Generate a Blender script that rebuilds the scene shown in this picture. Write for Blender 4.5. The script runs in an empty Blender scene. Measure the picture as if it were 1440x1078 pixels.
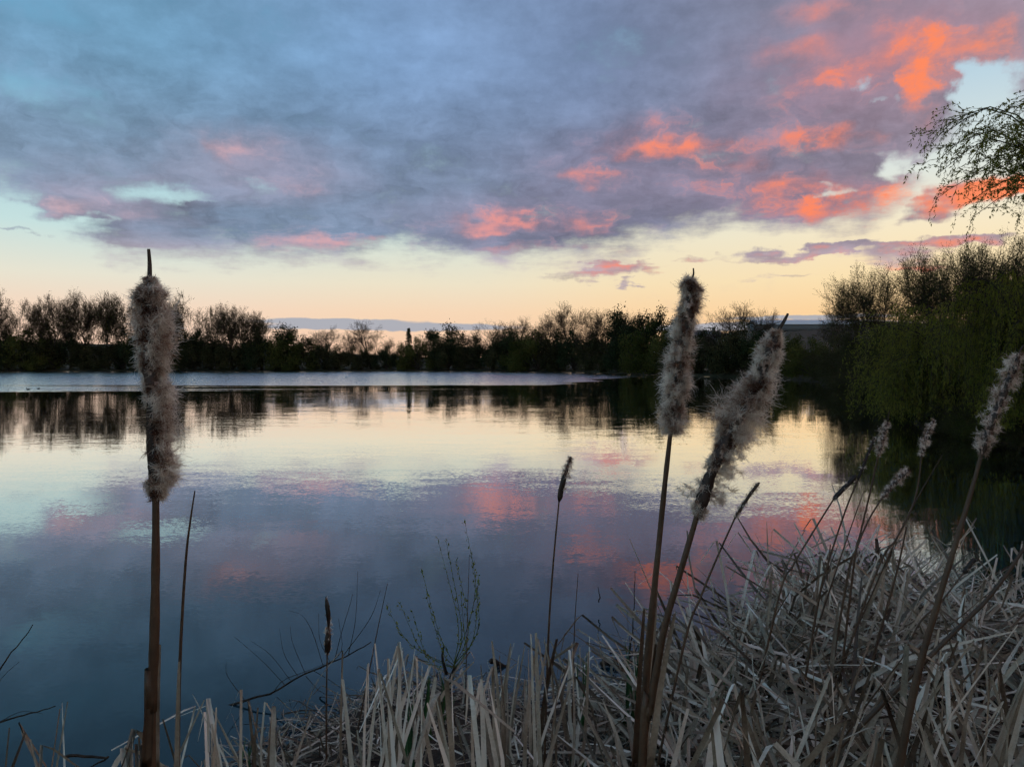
import bpy, math, random
import numpy as np
from mathutils import Vector, Matrix

# ------------------------------------------------------------------ camera
W, H, F = 1440.0, 1078.0, 1080.0          # photograph size and focal length in its pixels
HORIZON = 511.0
CAM_H = 1.75
PITCH = -math.atan((H / 2 - HORIZON) / F)
scene = bpy.context.scene
col = scene.collection
cam_data = bpy.data.cameras.new('camera')
cam_data.sensor_width = 36.0
cam_data.lens = 36.0 * F / W
cam_data.clip_start = 0.05
cam_data.clip_end = 20000.0
cam = bpy.data.objects.new('camera', cam_data)
cam.location = (0, 0, CAM_H)
cam.rotation_euler = (math.pi / 2 + PITCH, 0, 0)
col.objects.link(cam)
scene.camera = cam

def ray(px, py):
    a, b = (px - W / 2) / F, (H / 2 - py) / F
    c, s = math.cos(PITCH), math.sin(PITCH)
    return Vector((a, c - b * s, s + b * c))

def at(px, py, d):
    """world point on the line of sight of a photo pixel, d metres ahead"""
    r = ray(px, py)
    return Vector((0, 0, CAM_H)) + r * (d / r.y)

def on_ground(px, py, z=0.0):
    r = ray(px, py)
    t = (z - CAM_H) / r.z
    return Vector((0, 0, CAM_H)) + r * t

def az_el(px, py):
    r = ray(px, py).normalized()
    return math.atan2(r.x, r.y), math.asin(r.z)

def lin(r, g, b, a=1.0):
    f = lambda c: (c / 255 / 12.92) if c / 255 <= 0.04045 else ((c / 255 + 0.055) / 1.055) ** 2.4
    return (f(r), f(g), f(b), a)

# ------------------------------------------------------------------ view
scene.view_settings.view_transform = 'Standard'
scene.view_settings.look = 'None'
scene.view_settings.exposure = 0.0
scene.view_settings.gamma = 1.0
scene.view_settings.use_curve_mapping = False
scene.cycles.use_denoising = True
scene.cycles.use_adaptive_sampling = True
scene.cycles.adaptive_threshold = 0.03
scene.cycles.adaptive_min_samples = 8
scene.cycles.max_bounces = 6
scene.cycles.glossy_bounces = 3
scene.cycles.diffuse_bounces = 3
scene.cycles.transparent_max_bounces = 8

# ------------------------------------------------------------------ node helper
class NT:
    def __init__(self, tree):
        self.t = tree
        self.t.nodes.clear()
    def n(self, kind, **kw):
        nd = self.t.nodes.new(kind)
        for k, v in kw.items():
            setattr(nd, k, v)
        return nd
    def put(self, sock, v):
        if isinstance(v, bpy.types.NodeSocket):
            self.t.links.new(v, sock)
        elif v is not None:
            if sock.type == 'VECTOR' and isinstance(v, (int, float)):
                v = (v, v, v)
            sock.default_value = v
    def m(self, op, a=None, b=None, c=None, clamp=False):
        nd = self.n('ShaderNodeMath', operation=op, use_clamp=clamp)
        for i, v in enumerate((a, b, c)):
            if v is not None:
                self.put(nd.inputs[i], v)
        return nd.outputs[0]
    def v(self, op, a=None, b=None, s=None):
        nd = self.n('ShaderNodeVectorMath', operation=op)
        if a is not None: self.put(nd.inputs[0], a)
        if b is not None: self.put(nd.inputs[1], b)
        if s is not None: self.put(nd.inputs['Scale'], s)
        return nd.outputs['Value'] if op in ('DOT_PRODUCT', 'LENGTH', 'DISTANCE') else nd.outputs[0]
    def xyz(self, x=0.0, y=0.0, z=0.0):
        nd = self.n('ShaderNodeCombineXYZ')
        for i, v in enumerate((x, y, z)):
            self.put(nd.inputs[i], v)
        return nd.outputs[0]
    def sep(self, v):
        nd = self.n('ShaderNodeSeparateXYZ'); self.put(nd.inputs[0], v)
        return nd.outputs
    def noise(self, vec, scale, detail=4, rough=0.55, dist=0.0, out=0, dim='3D', lac=2.0):
        nd = self.n('ShaderNodeTexNoise', noise_dimensions=dim)
        self.put(nd.inputs['Vector'], vec)
        nd.inputs['Scale'].default_value = scale
        nd.inputs['Detail'].default_value = detail
        nd.inputs['Roughness'].default_value = rough
        nd.inputs['Distortion'].default_value = dist
        nd.inputs['Lacunarity'].default_value = lac
        return nd.outputs[out]
    def ramp(self, fac, stops, interp='LINEAR'):
        nd = self.n('ShaderNodeValToRGB')
        cr = nd.color_ramp; cr.interpolation = interp
        while len(cr.elements) < len(stops):
            cr.elements.new(0.5)
        for e, (p, c) in zip(cr.elements, stops):
            e.position = p
        for e, (p, c) in zip(cr.elements, stops):
            e.color = c if not isinstance(c, (int, float)) else (c, c, c, 1)
        self.put(nd.inputs[0], fac)
        return nd.outputs[0]
    def mix(self, f, a, b, blend='MIX', clamp=True):
        nd = self.n('ShaderNodeMix', data_type='RGBA', blend_type=blend, clamp_factor=clamp)
        self.put(nd.inputs[0], f); self.put(nd.inputs[6], a); self.put(nd.inputs[7], b)
        return nd.outputs[2]
    def smooth(self, x, lo, hi, a=0.0, b=1.0):
        nd = self.n('ShaderNodeMapRange', interpolation_type='SMOOTHSTEP')
        for i, v in enumerate((x, lo, hi, a, b)):
            self.put(nd.inputs[i], v)
        return nd.outputs[0]
    def lmap(self, x, lo, hi, a=0.0, b=1.0):
        nd = self.n('ShaderNodeMapRange')
        for i, v in enumerate((x, lo, hi, a, b)):
            self.put(nd.inputs[i], v)
        return nd.outputs[0]

# ------------------------------------------------------------------ sky
SUN_AZ, SUN_EL = math.radians(52), math.radians(1.5)
world = bpy.data.worlds.new('World')
scene.world = world
world.use_nodes = True
g = NT(world.node_tree)
tc = g.n('ShaderNodeTexCoord')
D = g.v('NORMALIZE', tc.outputs['Generated'])
sx, sy, sz = g.sep(D)
az = g.m('ARCTAN2', sx, sy)
el = g.m('ARCSINE', sz)
afac = g.m('MULTIPLY_ADD', az, 0.5, 0.5, clamp=True)       # -1..1 rad -> 0..1
zc = g.m('ADD', g.m('MAXIMUM', sz, 0.0), 0.075)
P = g.xyz(g.m('DIVIDE', sx, zc), g.m('DIVIDE', sy, zc), 0.0)   # cloud layer seen in perspective

# clear sky: colour by height above the horizon, warmer towards the sunset
el_f = g.m('MULTIPLY', el, 1 / 0.62, clamp=True)
E = lambda py: max(0.0, min(1.0, az_el(720, py)[1] / 0.62))
cool = g.ramp(el_f, [(0.0, lin(248, 205, 178)), (E(440), lin(247, 219, 195)), (E(400), lin(234, 230, 212)),
                     (E(340), lin(200, 227, 226)), (E(270), lin(176, 214, 224)), (E(160), lin(122, 180, 212)),
                     (E(0), lin(108, 172, 212)), (1.0, lin(84, 140, 190))])
warm = g.ramp(el_f, [(0.0, lin(250, 190, 140)), (E(440), lin(255, 214, 158)), (E(400), lin(254, 226, 176)),
                     (E(340), lin(250, 234, 200)), (E(270), lin(226, 232, 224)), (E(160), lin(190, 215, 228)),
                     (E(0), lin(140, 180, 215)), (1.0, lin(84, 140, 190))])
wf = g.ramp(afac, [(0.0, 0.0), (0.28, 0.0), (0.45, 0.28), (0.62, 0.8), (0.75, 1.0), (1.0, 0.9)], 'EASE')
back = g.smooth(sy, -0.6, 0.2)
wf = g.m('MULTIPLY', wf, back)
clear = g.mix(wf, cool, warm)
nishita = g.n('ShaderNodeTexSky', sky_type='NISHITA', sun_disc=False)
nishita.sun_elevation = SUN_EL
nishita.sun_rotation = SUN_AZ
nish = g.v('SCALE', nishita.outputs[0], s=0.12)
clear = g.mix(0.03, clear, nish)

# warped coordinates give the cloud patches ragged outlines
AE = g.xyz(az, el, 0.0)
wn1 = g.v('SUBTRACT', g.noise(P, 1.9, 3, 0.6, out=1, dim='2D'), (0.5, 0.5, 0.5))
wn2 = g.v('SUBTRACT', g.noise(AE, 26.0, 4, 0.62, out=1, dim='2D'), (0.5, 0.5, 0.5))
wv = g.v('ADD', g.v('MULTIPLY', wn1, (0.13, 0.035, 0.0)), g.v('MULTIPLY', wn2, (0.055, 0.022, 0.0)))
AEw = g.v('ADD', AE, wv)

def blobs(items, coords, k=1.5):
    """sum of soft oval patches, w * max(0, 1 - d^2)^2"""
    acc = None
    for (cx, cy, rx, ry, w) in items:
        a, e = az_el(cx, cy)
        c2 = math.cos(a)
        kx, ky = F / (k * rx * c2 * c2), F / (k * ry * c2)
        nd = g.n('ShaderNodeVectorMath', operation='MULTIPLY_ADD')
        g.put(nd.inputs[0], coords)
        nd.inputs[1].default_value = (kx, ky, 0); nd.inputs[2].default_value = (-a * kx, -e * ky, 0)
        q = g.v('DOT_PRODUCT', nd.outputs[0], nd.outputs[0])
        f = g.m('SUBTRACT', 1.0, q, clamp=True)
        f = g.m('MULTIPLY', f, f)
        acc = g.m('MULTIPLY_ADD', f, w, acc) if acc is not None else g.m('MULTIPLY', f, w)
    return acc
# where the deck ends, photo pixels (lower edge of the cloud)
EDGE = [(-120, 225), (0, 240), (60, 268), (115, 312), (150, 334), (250, 346), (400, 350), (560, 342), (660, 345), (780, 356), (870, 346),
        (950, 318), (1040, 302), (1120, 306), (1220, 300), (1285, 262), (1320, 190), (1380, 120), (1450, 120), (1560, 200)]
# gaps (negative) and denser patches (positive): x, y, rx, ry, weight
HOLES = [(250, 272, 85, 15, -1.8), (120, 300, 30, 8, -1.0), (1398, 108, 64, 36, -3.2), (1215, 115, 24, 14, -2.6), (1276, 134, 16, 12, -2.6),
         (1268, 230, 36, 22, -2.6), (1165, 270, 26, 10, -2.0), (40, 110, 110, 30, -1.6),
         (0, 0, 160, 40, -1.4), (360, 265, 30, 12, -1.2), 
         (295, 292, 26, 12, 3.0), (60, 292, 45, 16, 2.0), (200, 325, 60, 12, 1.5), (1300, 60, 120, 50, 2.0), (1120, 290, 90, 22, 1.0), (700, 330, 120, 18, 1.2),
         (1420, 58, 60, 22, 2.2), (1305, 115, 40, 45, 3.0)]
STRIPS = [(800, 388, 60, 9, 1.0), (865, 377, 55, 10, 1.3), (890, 397, 22, 4, 0.9), (985, 366, 50, 6, 0.9), (1090, 357, 55, 9, 1.2),
          (1160, 354, 50, 8, 1.1), (1225, 352, 60, 10, 1.3), (1250, 366, 60, 8, 1.0), (1330, 345, 90, 12, 1.5), (1400, 335, 70, 10, 1.3),
          (65, 327, 40, 5, 1.0), (1355, 273, 75, 18, 1.6), (1310, 303, 55, 12, 1.3), (1430, 262, 50, 16, 1.5), (1085, 392, 40, 5, 0.7), (60, 290, 50, 16, 1.2),
          (1290, 378, 60, 8, 1.1), (20, 270, 20, 6, 0.7), (620, 322, 26, 7, 0.7)]
# lit by the sunset
LIT = [(1265, 60, 50, 24, 0.9), (1345, 68, 34, 22, 0.9), (1420, 58, 40, 22, 1.2), (1305, 118, 22, 36, 1.4), (1187, 97, 46, 18, 0.6),
       (1160, 198, 55, 13, 1.4), (960, 208, 62, 11, 1.3), (885, 197, 50, 20, 0.4), (845, 248, 36, 12, 1.0), (1120, 272, 60, 20, 1.2),
       (1185, 288, 70, 18, 1.4), (1245, 266, 46, 13, 1.2), (740, 306, 44, 15, 1.2), (835, 316, 38, 16, 0.9), (1160, 15, 70, 15, 0.6),
       (1105, 72, 50, 14, 0.6), (1020, 232, 44, 14, 0.5), (1355, 273, 80, 17, 1.5), (1310, 303, 60, 12, 1.3), (1430, 262, 50, 16, 1.4), (1350, 344, 90, 9, 1.4),
       (1290, 376, 80, 9, 1.2), (895, 374, 45, 6, 1.2), (830, 387, 50, 5, 0.7), (1130, 359, 40, 6, 0.9), (985, 366, 40, 5, 0.9), (330, 212, 46, 15, 0.75),
       (422, 262, 34, 12, 0.75), (685, 314, 60, 10, 1.1), (520, 340, 90, 7, 0.9), (415, 346, 60, 6, 0.7), (60, 292, 42, 16, 0.8), (155, 290, 50, 14, 0.55),
       (780, 350, 80, 6, 0.7)]
# broad reach of the sunset glow, broken up by cloud texture
GLOW = [(1300, 70, 170, 80, 0.9), (1130, 270, 170, 45, 1.1), (930, 225, 160, 60, 0.8), (760, 312, 170, 32, 0.9), (1170, 170, 120, 60, 0.7), (480, 332, 170, 20, 0.7), (140, 285, 120, 26, 0.6), (360, 225, 110, 34, 0.55)]
PINK = [(890, 235, 170, 55, 0.16), (1170, 120, 170, 80, 0.2), (720, 310, 170, 35, 0.2), (150, 280, 150, 50, 0.28), (370, 235, 140, 45, 0.25),
        (1280, 60, 180, 60, 0.25), (1120, 280, 160, 34, 0.25)]
TONE = [(260, 318, 170, 26, -0.20), (600, 190, 330, 70, -0.10), (60, 130, 170, 40, 0.14), (580, 70, 260, 60, 0.10),
        (295, 292, 34, 13, -0.25), (800, 335, 120, 20, -0.10), (630, 50, 60, 20, 0.12)]
LOW = [(470, 452, 110, 4, 1.0), (590, 460, 120, 5, 1.2), (440, 459, 70, 4, 0.9), (1140, 446, 120, 3, 0.9), (1120, 456, 160, 5, 1.0), (990, 462, 90, 5, 0.8)]

n_mid = g.noise(P, 2.3, 6, 0.62, 0.0, dim='2D')
n_fine = g.noise(g.v('MULTIPLY', AE, (0.7, 1.0, 1.0)), 17.0, 5, 0.62, dim='2D')
n_tex = g.noise(g.v('ADD', g.v('MULTIPLY', AEw, (0.62, 1.0, 1.0)), (3.1, 1.7, 0.0)), 21.0, 5, 0.62, dim='2D')
n_soft = g.noise(g.v('MULTIPLY', P, (0.8, 1.0, 1.0)), 0.9, 2, 0.5, dim='2D')

def edge_stop(px, py):
    a, e = az_el(px, py)
    return ((a + 1) / 2, e)
stops = [(0.0, 0.30)] + [edge_stop(*p) for p in EDGE] + [(1.0, 0.30)]
edge = g.ramp(afac, stops, 'LINEAR')
edge = g.m('ADD', g.m('MULTIPLY', edge, back), g.m('MULTIPLY', g.m('SUBTRACT', 1.0, back), 0.4))
s = g.m('DIVIDE', g.m('SUBTRACT', el, g.m('SUBTRACT', edge, 0.012)), 0.022)
s = g.m('MINIMUM', s, 1.8)
s = g.m('MULTIPLY_ADD', g.m('SUBTRACT', n_mid, 0.5), 3.2, s)
s = g.m('MULTIPLY_ADD', g.m('SUBTRACT', n_fine, 0.5), 3.0, s)
s = g.m('ADD', s, blobs(HOLES, AEw))
strips = blobs(STRIPS, AEw)
s = g.m('MAXIMUM', s, g.m('MULTIPLY_ADD', strips, 2.3, g.m('MULTIPLY_ADD', n_fine, 3.4, -3.15)))
dens = g.smooth(s, -1.0, 1.5)

# deck colour: blue-grey, greyer and mauve towards the sunset side and towards the lower edge
hi = g.ramp(afac, [(0.0, lin(108, 152, 182)), (0.28, lin(110, 154, 186)), (0.42, lin(118, 150, 188)), (0.55, lin(118, 138, 172)),
                   (0.68, lin(136, 136, 158)), (0.85, lin(158, 140, 152))])
lo = g.ramp(afac, [(0.0, lin(134, 160, 184)), (0.28, lin(122, 143, 168)), (0.42, lin(122, 139, 165)), (0.55, lin(120, 129, 154)),
                   (0.68, lin(136, 132, 153)), (0.85, lin(162, 146, 156))])
up = g.smooth(el, az_el(720, 290)[1], az_el(720, 70)[1])
deck = g.mix(up, lo, hi)
# small far clouds near the horizon are thinner and paler
deck = g.mix(g.smooth(el, az_el(720, 335)[1], az_el(720, 380)[1], 0.0, 0.6), deck, lin(196, 172, 172))
shade = g.m('MULTIPLY_ADD', g.m('SUBTRACT', n_mid, 0.5), 0.75, 1.04)
shade = g.m('MULTIPLY_ADD', g.m('SUBTRACT', n_fine, 0.5), 0.55, shade)
shade = g.m('MULTIPLY_ADD', g.m('SUBTRACT', n_soft, 0.5), 0.35, shade)
shade = g.m('MULTIPLY_ADD', g.m('SUBTRACT', n_tex, 0.5), g.smooth(el, az_el(720, 60)[1], az_el(720, 230)[1], 0.35, 1.0), shade)
shade = g.m('MULTIPLY_ADD', blobs(TONE, AEw), 1.0, shade)
deck = g.v('SCALE', deck, s=shade)
deck = g.mix(g.m('MULTIPLY', blobs(PINK, AEw), g.m('MULTIPLY_ADD', n_mid, 1.6, 0.1)), deck, g.ramp(afac, [(0.3, lin(206, 176, 192)), (0.5, lin(180, 142, 164)), (0.7, lin(196, 132, 142))]))
lit_c = g.ramp(afac, [(0.2, lin(222, 182, 186)), (0.42, lin(222, 168, 172)), (0.50, lin(228, 150, 146)), (0.58, lin(246, 142, 118)), (0.7, lin(255, 138, 100)), (0.85, lin(255, 144, 96))])
glow = g.m('MULTIPLY', blobs(GLOW, AEw), g.smooth(n_tex, 0.46, 0.78))
litv = g.m('MULTIPLY', blobs(LIT, AEw, 1.8), g.m('MULTIPLY_ADD', n_mid, 1.6, g.m('MULTIPLY_ADD', n_fine, 3.2, -1.75)))
litv = g.m('ADD', g.m('MULTIPLY', litv, 0.85), glow)
# away from the frame the same light catches odd patches on the sunset side
litv = g.m('MAXIMUM', litv, g.m('MULTIPLY', g.m('MULTIPLY', g.smooth(n_mid, 0.55, 0.75), 0.7), g.smooth(afac, 0.84, 1.0)))
deck = g.mix(g.smooth(litv, -0.05, 1.35), deck, lit_c)
sky = g.mix(dens, clear, deck)
low = g.m('MULTIPLY', g.smooth(blobs(LOW, g.v('ADD', AE, g.v('MULTIPLY', wn2, (0.05, 0.006, 0)))), 0.05, 0.5), 0.85)
sky = g.mix(low, sky, lin(158, 168, 184))
bg = g.n('ShaderNodeBackground')
g.put(bg.inputs[0], sky)
bg.inputs[1].default_value = 1.0
wo = g.n('ShaderNodeOutputWorld')
g.t.links.new(bg.outputs[0], wo.inputs[0])
world.cycles.sampling_method = 'NONE'

# the last low sun, all but spent behind the trees on the right
sun_d = bpy.data.lights.new('sun', 'SUN')
sun_d.energy = 0.12
sun_d.angle = math.radians(12)
sun_d.color = (1.0, 0.62, 0.40)
sun = bpy.data.objects.new('sun', sun_d)
sun.rotation_euler = Vector((math.sin(SUN_AZ) * math.cos(SUN_EL), math.cos(SUN_AZ) * math.cos(SUN_EL), math.sin(SUN_EL))).to_track_quat('Z', 'Y').to_euler()
sun.location = (60, 47, 30)
col.objects.link(sun)

# ------------------------------------------------------------------ material helpers
def new_mat(name):
    m = bpy.data.materials.new(name)
    m.use_nodes = True
    t = NT(m.node_tree)
    out = t.n('ShaderNodeOutputMaterial')
    return m, t, out

def principled(t, out, color, rough=0.8, spec=0.3, normal=None, **extra):
    b = t.n('ShaderNodeBsdfPrincipled')
    t.put(b.inputs['Base Color'], color)
    t.put(b.inputs['Roughness'], rough)
    t.put(b.inputs['Specular IOR Level'], spec)
    if normal is not None:
        t.put(b.inputs['Normal'], normal)
    for k, v in extra.items():
        t.put(b.inputs[k], v)
    t.t.links.new(b.outputs[0], out.inputs[0])
    return b

def tag(o, label=None, category=None, group=None, kind=None):
    if label: o['label'] = label
    if category: o['category'] = category
    if group: o['group'] = group
    if kind: o['kind'] = kind
    return o

def mesh_np(name, verts, faces, mat, smooth=False, attrs=None):
    """mesh from an (n,3) array and an (m,k) array of faces with k corners"""
    verts = np.asarray(verts, dtype=np.float32); faces = np.asarray(faces, dtype=np.int32)
    me = bpy.data.meshes.new(name)
    me.vertices.add(len(verts)); me.vertices.foreach_set('co', verts.ravel())
    k = faces.shape[1]
    me.loops.add(faces.size); me.loops.foreach_set('vertex_index', faces.ravel())
    me.polygons.add(len(faces))
    me.polygons.foreach_set('loop_start', np.arange(0, faces.size, k, dtype=np.int32))
    me.polygons.foreach_set('loop_total', np.full(len(faces), k, dtype=np.int32))
    if smooth:
        me.polygons.foreach_set('use_smooth', np.ones(len(faces), dtype=bool))
    if attrs:
        for an, av in attrs.items():
            a = me.attributes.new(an, 'FLOAT', 'POINT')
            a.data.foreach_set('value', np.asarray(av, dtype=np.float32))
    me.update(calc_edges=True)
    me.validate()
    if mat: me.materials.append(mat)
    return me

def link(name, me, parent=None):
    o = bpy.data.objects.new(name, me)
    col.objects.link(o)
    if parent is not None:
        o.parent = parent
    return o

def empty(name, loc=(0, 0, 0), rz=0.0):
    o = bpy.data.objects.new(name, None)
    o.empty_display_size = 0.1
    o.location = loc; o.rotation_euler = (0, 0, rz)
    col.objects.link(o)
    return o

# ------------------------------------------------------------------ shores (polar, seen from the bank)
def interp(table, x):
    xs = [p[0] for p in table]; ys = [p[1] for p in table]
    return np.interp(x, xs, ys)

def shore_az(px):
    return math.atan((px - 720) / F)
# near edge of the water: metres from the viewer by direction
NEAR = [(-1.6, 2.6), (shore_az(0), 3.05), (shore_az(250), 3.2), (shore_az(400), 3.6), (shore_az(520), 3.95), (shore_az(620), 4.1), (shore_az(720), 3.85), (shore_az(850), 3.9),
        (shore_az(950), 4.3), (shore_az(1020), 4.6), (shore_az(1080), 5.1), (shore_az(1180), 6.1), (shore_az(1240), 6.1), (shore_az(1330), 5.7), (shore_az(1440), 5.7), (0.72, 6.0), (0.9, 9.0)]
# far edge
FARD = [(-1.6, 60), (-1.2, 110), (-0.8, 190), (shore_az(0), 206), (shore_az(300), 186), (shore_az(430), 178), (shore_az(640), 178), (shore_az(820), 152), (shore_az(880), 128),
        (shore_az(960), 112), (shore_az(1060), 100), (shore_az(1150), 84), (shore_az(1200), 62), (shore_az(1236), 35), (shore_az(1300), 24), (shore_az(1440), 19.0), (0.72, 17.5), (0.9, 9.5)]

def hill_z(r, a):
    wgt = np.exp(-((a - shore_az(1190)) / 0.26) ** 2)
    left = 0.45 * np.exp(-((a - shore_az(100)) / 0.4) ** 2)
    return np.clip(r - 300, 0, 1300) * 0.063 * np.clip(wgt + left, 0, 1)

def ground_z(r, a):
    near = interp(NEAR, a); far = interp(FARD, a)
    inside = np.minimum(r - near, far - r)          # >0 in the lake
    lake = (np.abs(a) < 1.55)
    inside = np.where(lake, inside, -20.0)
    z_out = np.where(r < (near + far) / 2, 0.02 + 0.16 * np.clip(-inside, 0, 1.6) ** 0.9, 0.04 + 0.9 * (1 - np.exp(-np.clip(-inside, 0, 60) / 7.0)))
    z_in = -np.clip(inside * 0.35, 0, 1.2) - 0.01
    z = np.where(inside > 0, z_in, z_out)
    return z + hill_z(r, a)

def ground_at(x, y):
    return float(ground_z(np.array(math.hypot(x, y)), np.array(math.atan2(x, y))))

def build_ground():
    rad = np.concatenate([np.array([0.05]), np.linspace(0.4, 9, 90), np.geomspace(9.15, 260, 190), np.geomspace(265, 6000, 50)])
    ang = np.concatenate([np.linspace(-math.pi, -0.75, 90, endpoint=False), np.linspace(-0.75, 0.75, 420, endpoint=False), np.linspace(0.75, math.pi, 90)])
    R, A = np.meshgrid(rad, ang, indexing='ij')
    Z = ground_z(R, A)
    rng = np.random.default_rng(3)
    Z = Z + rng.normal(0, 1, Z.shape) * np.where(R < 9, 0.004, 0.03) * np.where(R < 300, 1, 12)
    V = np.stack([R * np.sin(A), R * np.cos(A), Z], -1).reshape(-1, 3)
    nr, na = R.shape
    i, j = np.meshgrid(np.arange(nr - 1), np.arange(na - 1), indexing='ij')
    q = np.stack([i * na + j, (i + 1) * na + j, (i + 1) * na + j + 1, i * na + j + 1], -1).reshape(-1, 4)
    m, t, out = new_mat('soil_and_grass')
    geo = t.n('ShaderNodeNewGeometry')
    pos = geo.outputs['Position']
    n1 = t.noise(pos, 3.0, 8, 0.65)
    n2 = t.noise(pos, 22.0, 5, 0.6)
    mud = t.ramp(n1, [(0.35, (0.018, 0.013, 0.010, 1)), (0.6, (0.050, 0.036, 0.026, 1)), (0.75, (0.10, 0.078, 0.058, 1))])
    grass = t.ramp(t.noise(pos, 0.35, 8, 0.7), [(0.35, (0.022, 0.024, 0.011, 1)), (0.55, (0.050, 0.048, 0.026, 1)), (0.7, (0.09, 0.08, 0.05, 1))])
    far = t.smooth(t.v('LENGTH', pos), 9.0, 14.0)
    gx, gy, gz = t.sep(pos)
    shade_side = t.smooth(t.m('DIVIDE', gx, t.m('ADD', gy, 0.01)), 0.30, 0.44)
    grass = t.mix(shade_side, grass, mud)      # shade under the trees on the right, painted in with the mud colour
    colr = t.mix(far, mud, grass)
    bump = t.n('ShaderNodeBump'); bump.inputs['Distance'].default_value = 0.02
    t.put(bump.inputs['Height'], n2)
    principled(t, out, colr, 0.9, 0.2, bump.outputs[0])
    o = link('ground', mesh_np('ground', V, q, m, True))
    tag(o, kind='structure')

def build_water():
    m, t, out = new_mat('lake_water')
    geo = t.n('ShaderNodeNewGeometry')
    pos = geo.outputs['Position']
    px_, py_, pz_ = t.sep(pos)
    dist = t.v('LENGTH', t.xyz(px_, py_, 0))
    # wind-roughened band over the far half of the lake, calm and glassy nearer
    sl = t.noise(t.v('MULTIPLY', pos, (0.010, 0.11, 1)), 1.0, 3, 0.5)
    start = t.m('MULTIPLY_ADD', t.m('SUBTRACT', sl, 0.5), 46.0, 62.0)
    xr = t.smooth(t.m('DIVIDE', px_, dist), 0.04, 0.20)
    start = t.m('MULTIPLY_ADD', xr, 44.0, start)
    fray = t.noise(t.v('MULTIPLY', pos, (0.035, 0.5, 1)), 1.0, 3, 0.6)
    wind = t.smooth(t.m('MULTIPLY_ADD', t.m('SUBTRACT', fray, 0.5), 26.0, t.m('SUBTRACT', dist, start)), -4.0, 7.0)
    def slope(scale, vec, amp, detail=2):
        c = t.v('SUBTRACT', t.noise(t.v('MULTIPLY', pos, vec), scale, detail, 0.5, out=1), (0.5, 0.5, 0.5))
        return t.v('SCALE', c, s=amp)
    calm = t.v('ADD', slope(1.0, (0.35, 1.3, 1), CALM[0]), slope(4.5, (0.45, 1.0, 1), CALM[1]))
    calm = t.v('ADD', calm, slope(38.0, (0.6, 1.0, 1), CALM[2]))
    patch = t.smooth(t.noise(t.v('MULTIPLY', pos, (0.05, 0.16, 1)), 1.0, 3, 0.5), 0.40, 0.62, 0.55, 1.5)
    calm = t.v('SCALE', calm, s=patch)
    # of the steep little waves one sees the sides that face the shore
    ruff = slope(7.0, (0.6, 1.0, 1), 1.5, 3)
    rx_, ry_, rz_ = t.sep(t.v('SCALE', ruff, s=wind))
    sx_, sy_, sz_ = t.sep(calm)
    sy_ = t.m('SUBTRACT', sy_, t.m('ABSOLUTE', ry_))
    nrm = t.v('NORMALIZE', t.xyz(t.m('MULTIPLY', t.m('ADD', sx_, rx_), 0.3), sy_, 1.0))
    fr = t.n('ShaderNodeFresnel'); fr.inputs['IOR'].default_value = 1.333
    t.put(fr.inputs['Normal'], nrm)
    fac = t.ramp(fr.outputs[0], FRES, 'LINEAR')
    gl = t.n('ShaderNodeBsdfGlossy'); gl.inputs['Roughness'].default_value = 0.0
    gl.inputs['Color'].default_value = (1, 1, 1, 1)
    t.put(gl.inputs['Normal'], nrm)
    df = t.n('ShaderNodeBsdfDiffuse'); df.inputs['Color'].default_value = WATER_BODY
    mx = t.n('ShaderNodeMixShader')
    t.put(mx.inputs[0], fac)
    t.t.links.new(df.outputs[0], mx.inputs[1]); t.t.links.new(gl.outputs[0], mx.inputs[2])
    t.t.links.new(mx.outputs[0], out.inputs[0])
    rad = np.concatenate([np.linspace(1.2, 12, 12), np.geomspace(13, 320, 24)])
    ang = np.linspace(-1.7, 1.2, 60)
    R, A = np.meshgrid(rad, ang, indexing='ij')
    V = np.stack([R * np.sin(A), R * np.cos(A), 0 * R], -1).reshape(-1, 3)
    nr, na = R.shape
    i, j = np.meshgrid(np.arange(nr - 1), np.arange(na - 1), indexing='ij')
    q = np.stack([i * na + j, i * na + j + 1, (i + 1) * na + j + 1, (i + 1) * na + j], -1).reshape(-1, 4)
    o = link('lake_water', mesh_np('lake_water', V, q, m, True))
    tag(o, kind='structure')

WATER_BODY = (0.006, 0.024, 0.036, 1)
FRES = [(0.0, 0.02), (0.06, 0.045), (0.10, 0.085), (0.21, 0.28), (0.38, 0.70), (0.55, 0.93), (1.0, 1.0)]
CALM = (0.012, 0.018, 0.038)
build_ground()
build_water()

# ------------------------------------------------------------------ geometry builders (numpy)
class Geo:
    """collects quads and tris from tubes and leaves; one mesh at the end"""
    def __init__(self):
        self.v = []; self.f = []; self.mi = []; self.tone = []; self.n = 0
    def add(self, v, f, mi=0, tone=None):
        v = np.asarray(v, dtype=np.float32).reshape(-1, 3); f = np.asarray(f, dtype=np.int32).reshape(-1, 4)
        self.v.append(v); self.f.append(f + self.n); self.mi.append(np.full(len(f), mi, dtype=np.int32))
        self.tone.append(np.full(len(v), 0.5, np.float32) if tone is None else np.broadcast_to(np.asarray(tone, np.float32), (len(v),)))
        self.n += len(v)
    def mesh(self, name, mats, smooth=False):
        me = mesh_np(name, np.concatenate(self.v), np.concatenate(self.f), None, smooth, {'tone': np.concatenate(self.tone)})
        for m in mats: me.materials.append(m)
        if len(mats) > 1:
            mi = np.concatenate(self.mi)
            if len(mi) == len(me.polygons):
                me.polygons.foreach_set('material_index', mi)
        return me

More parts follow.
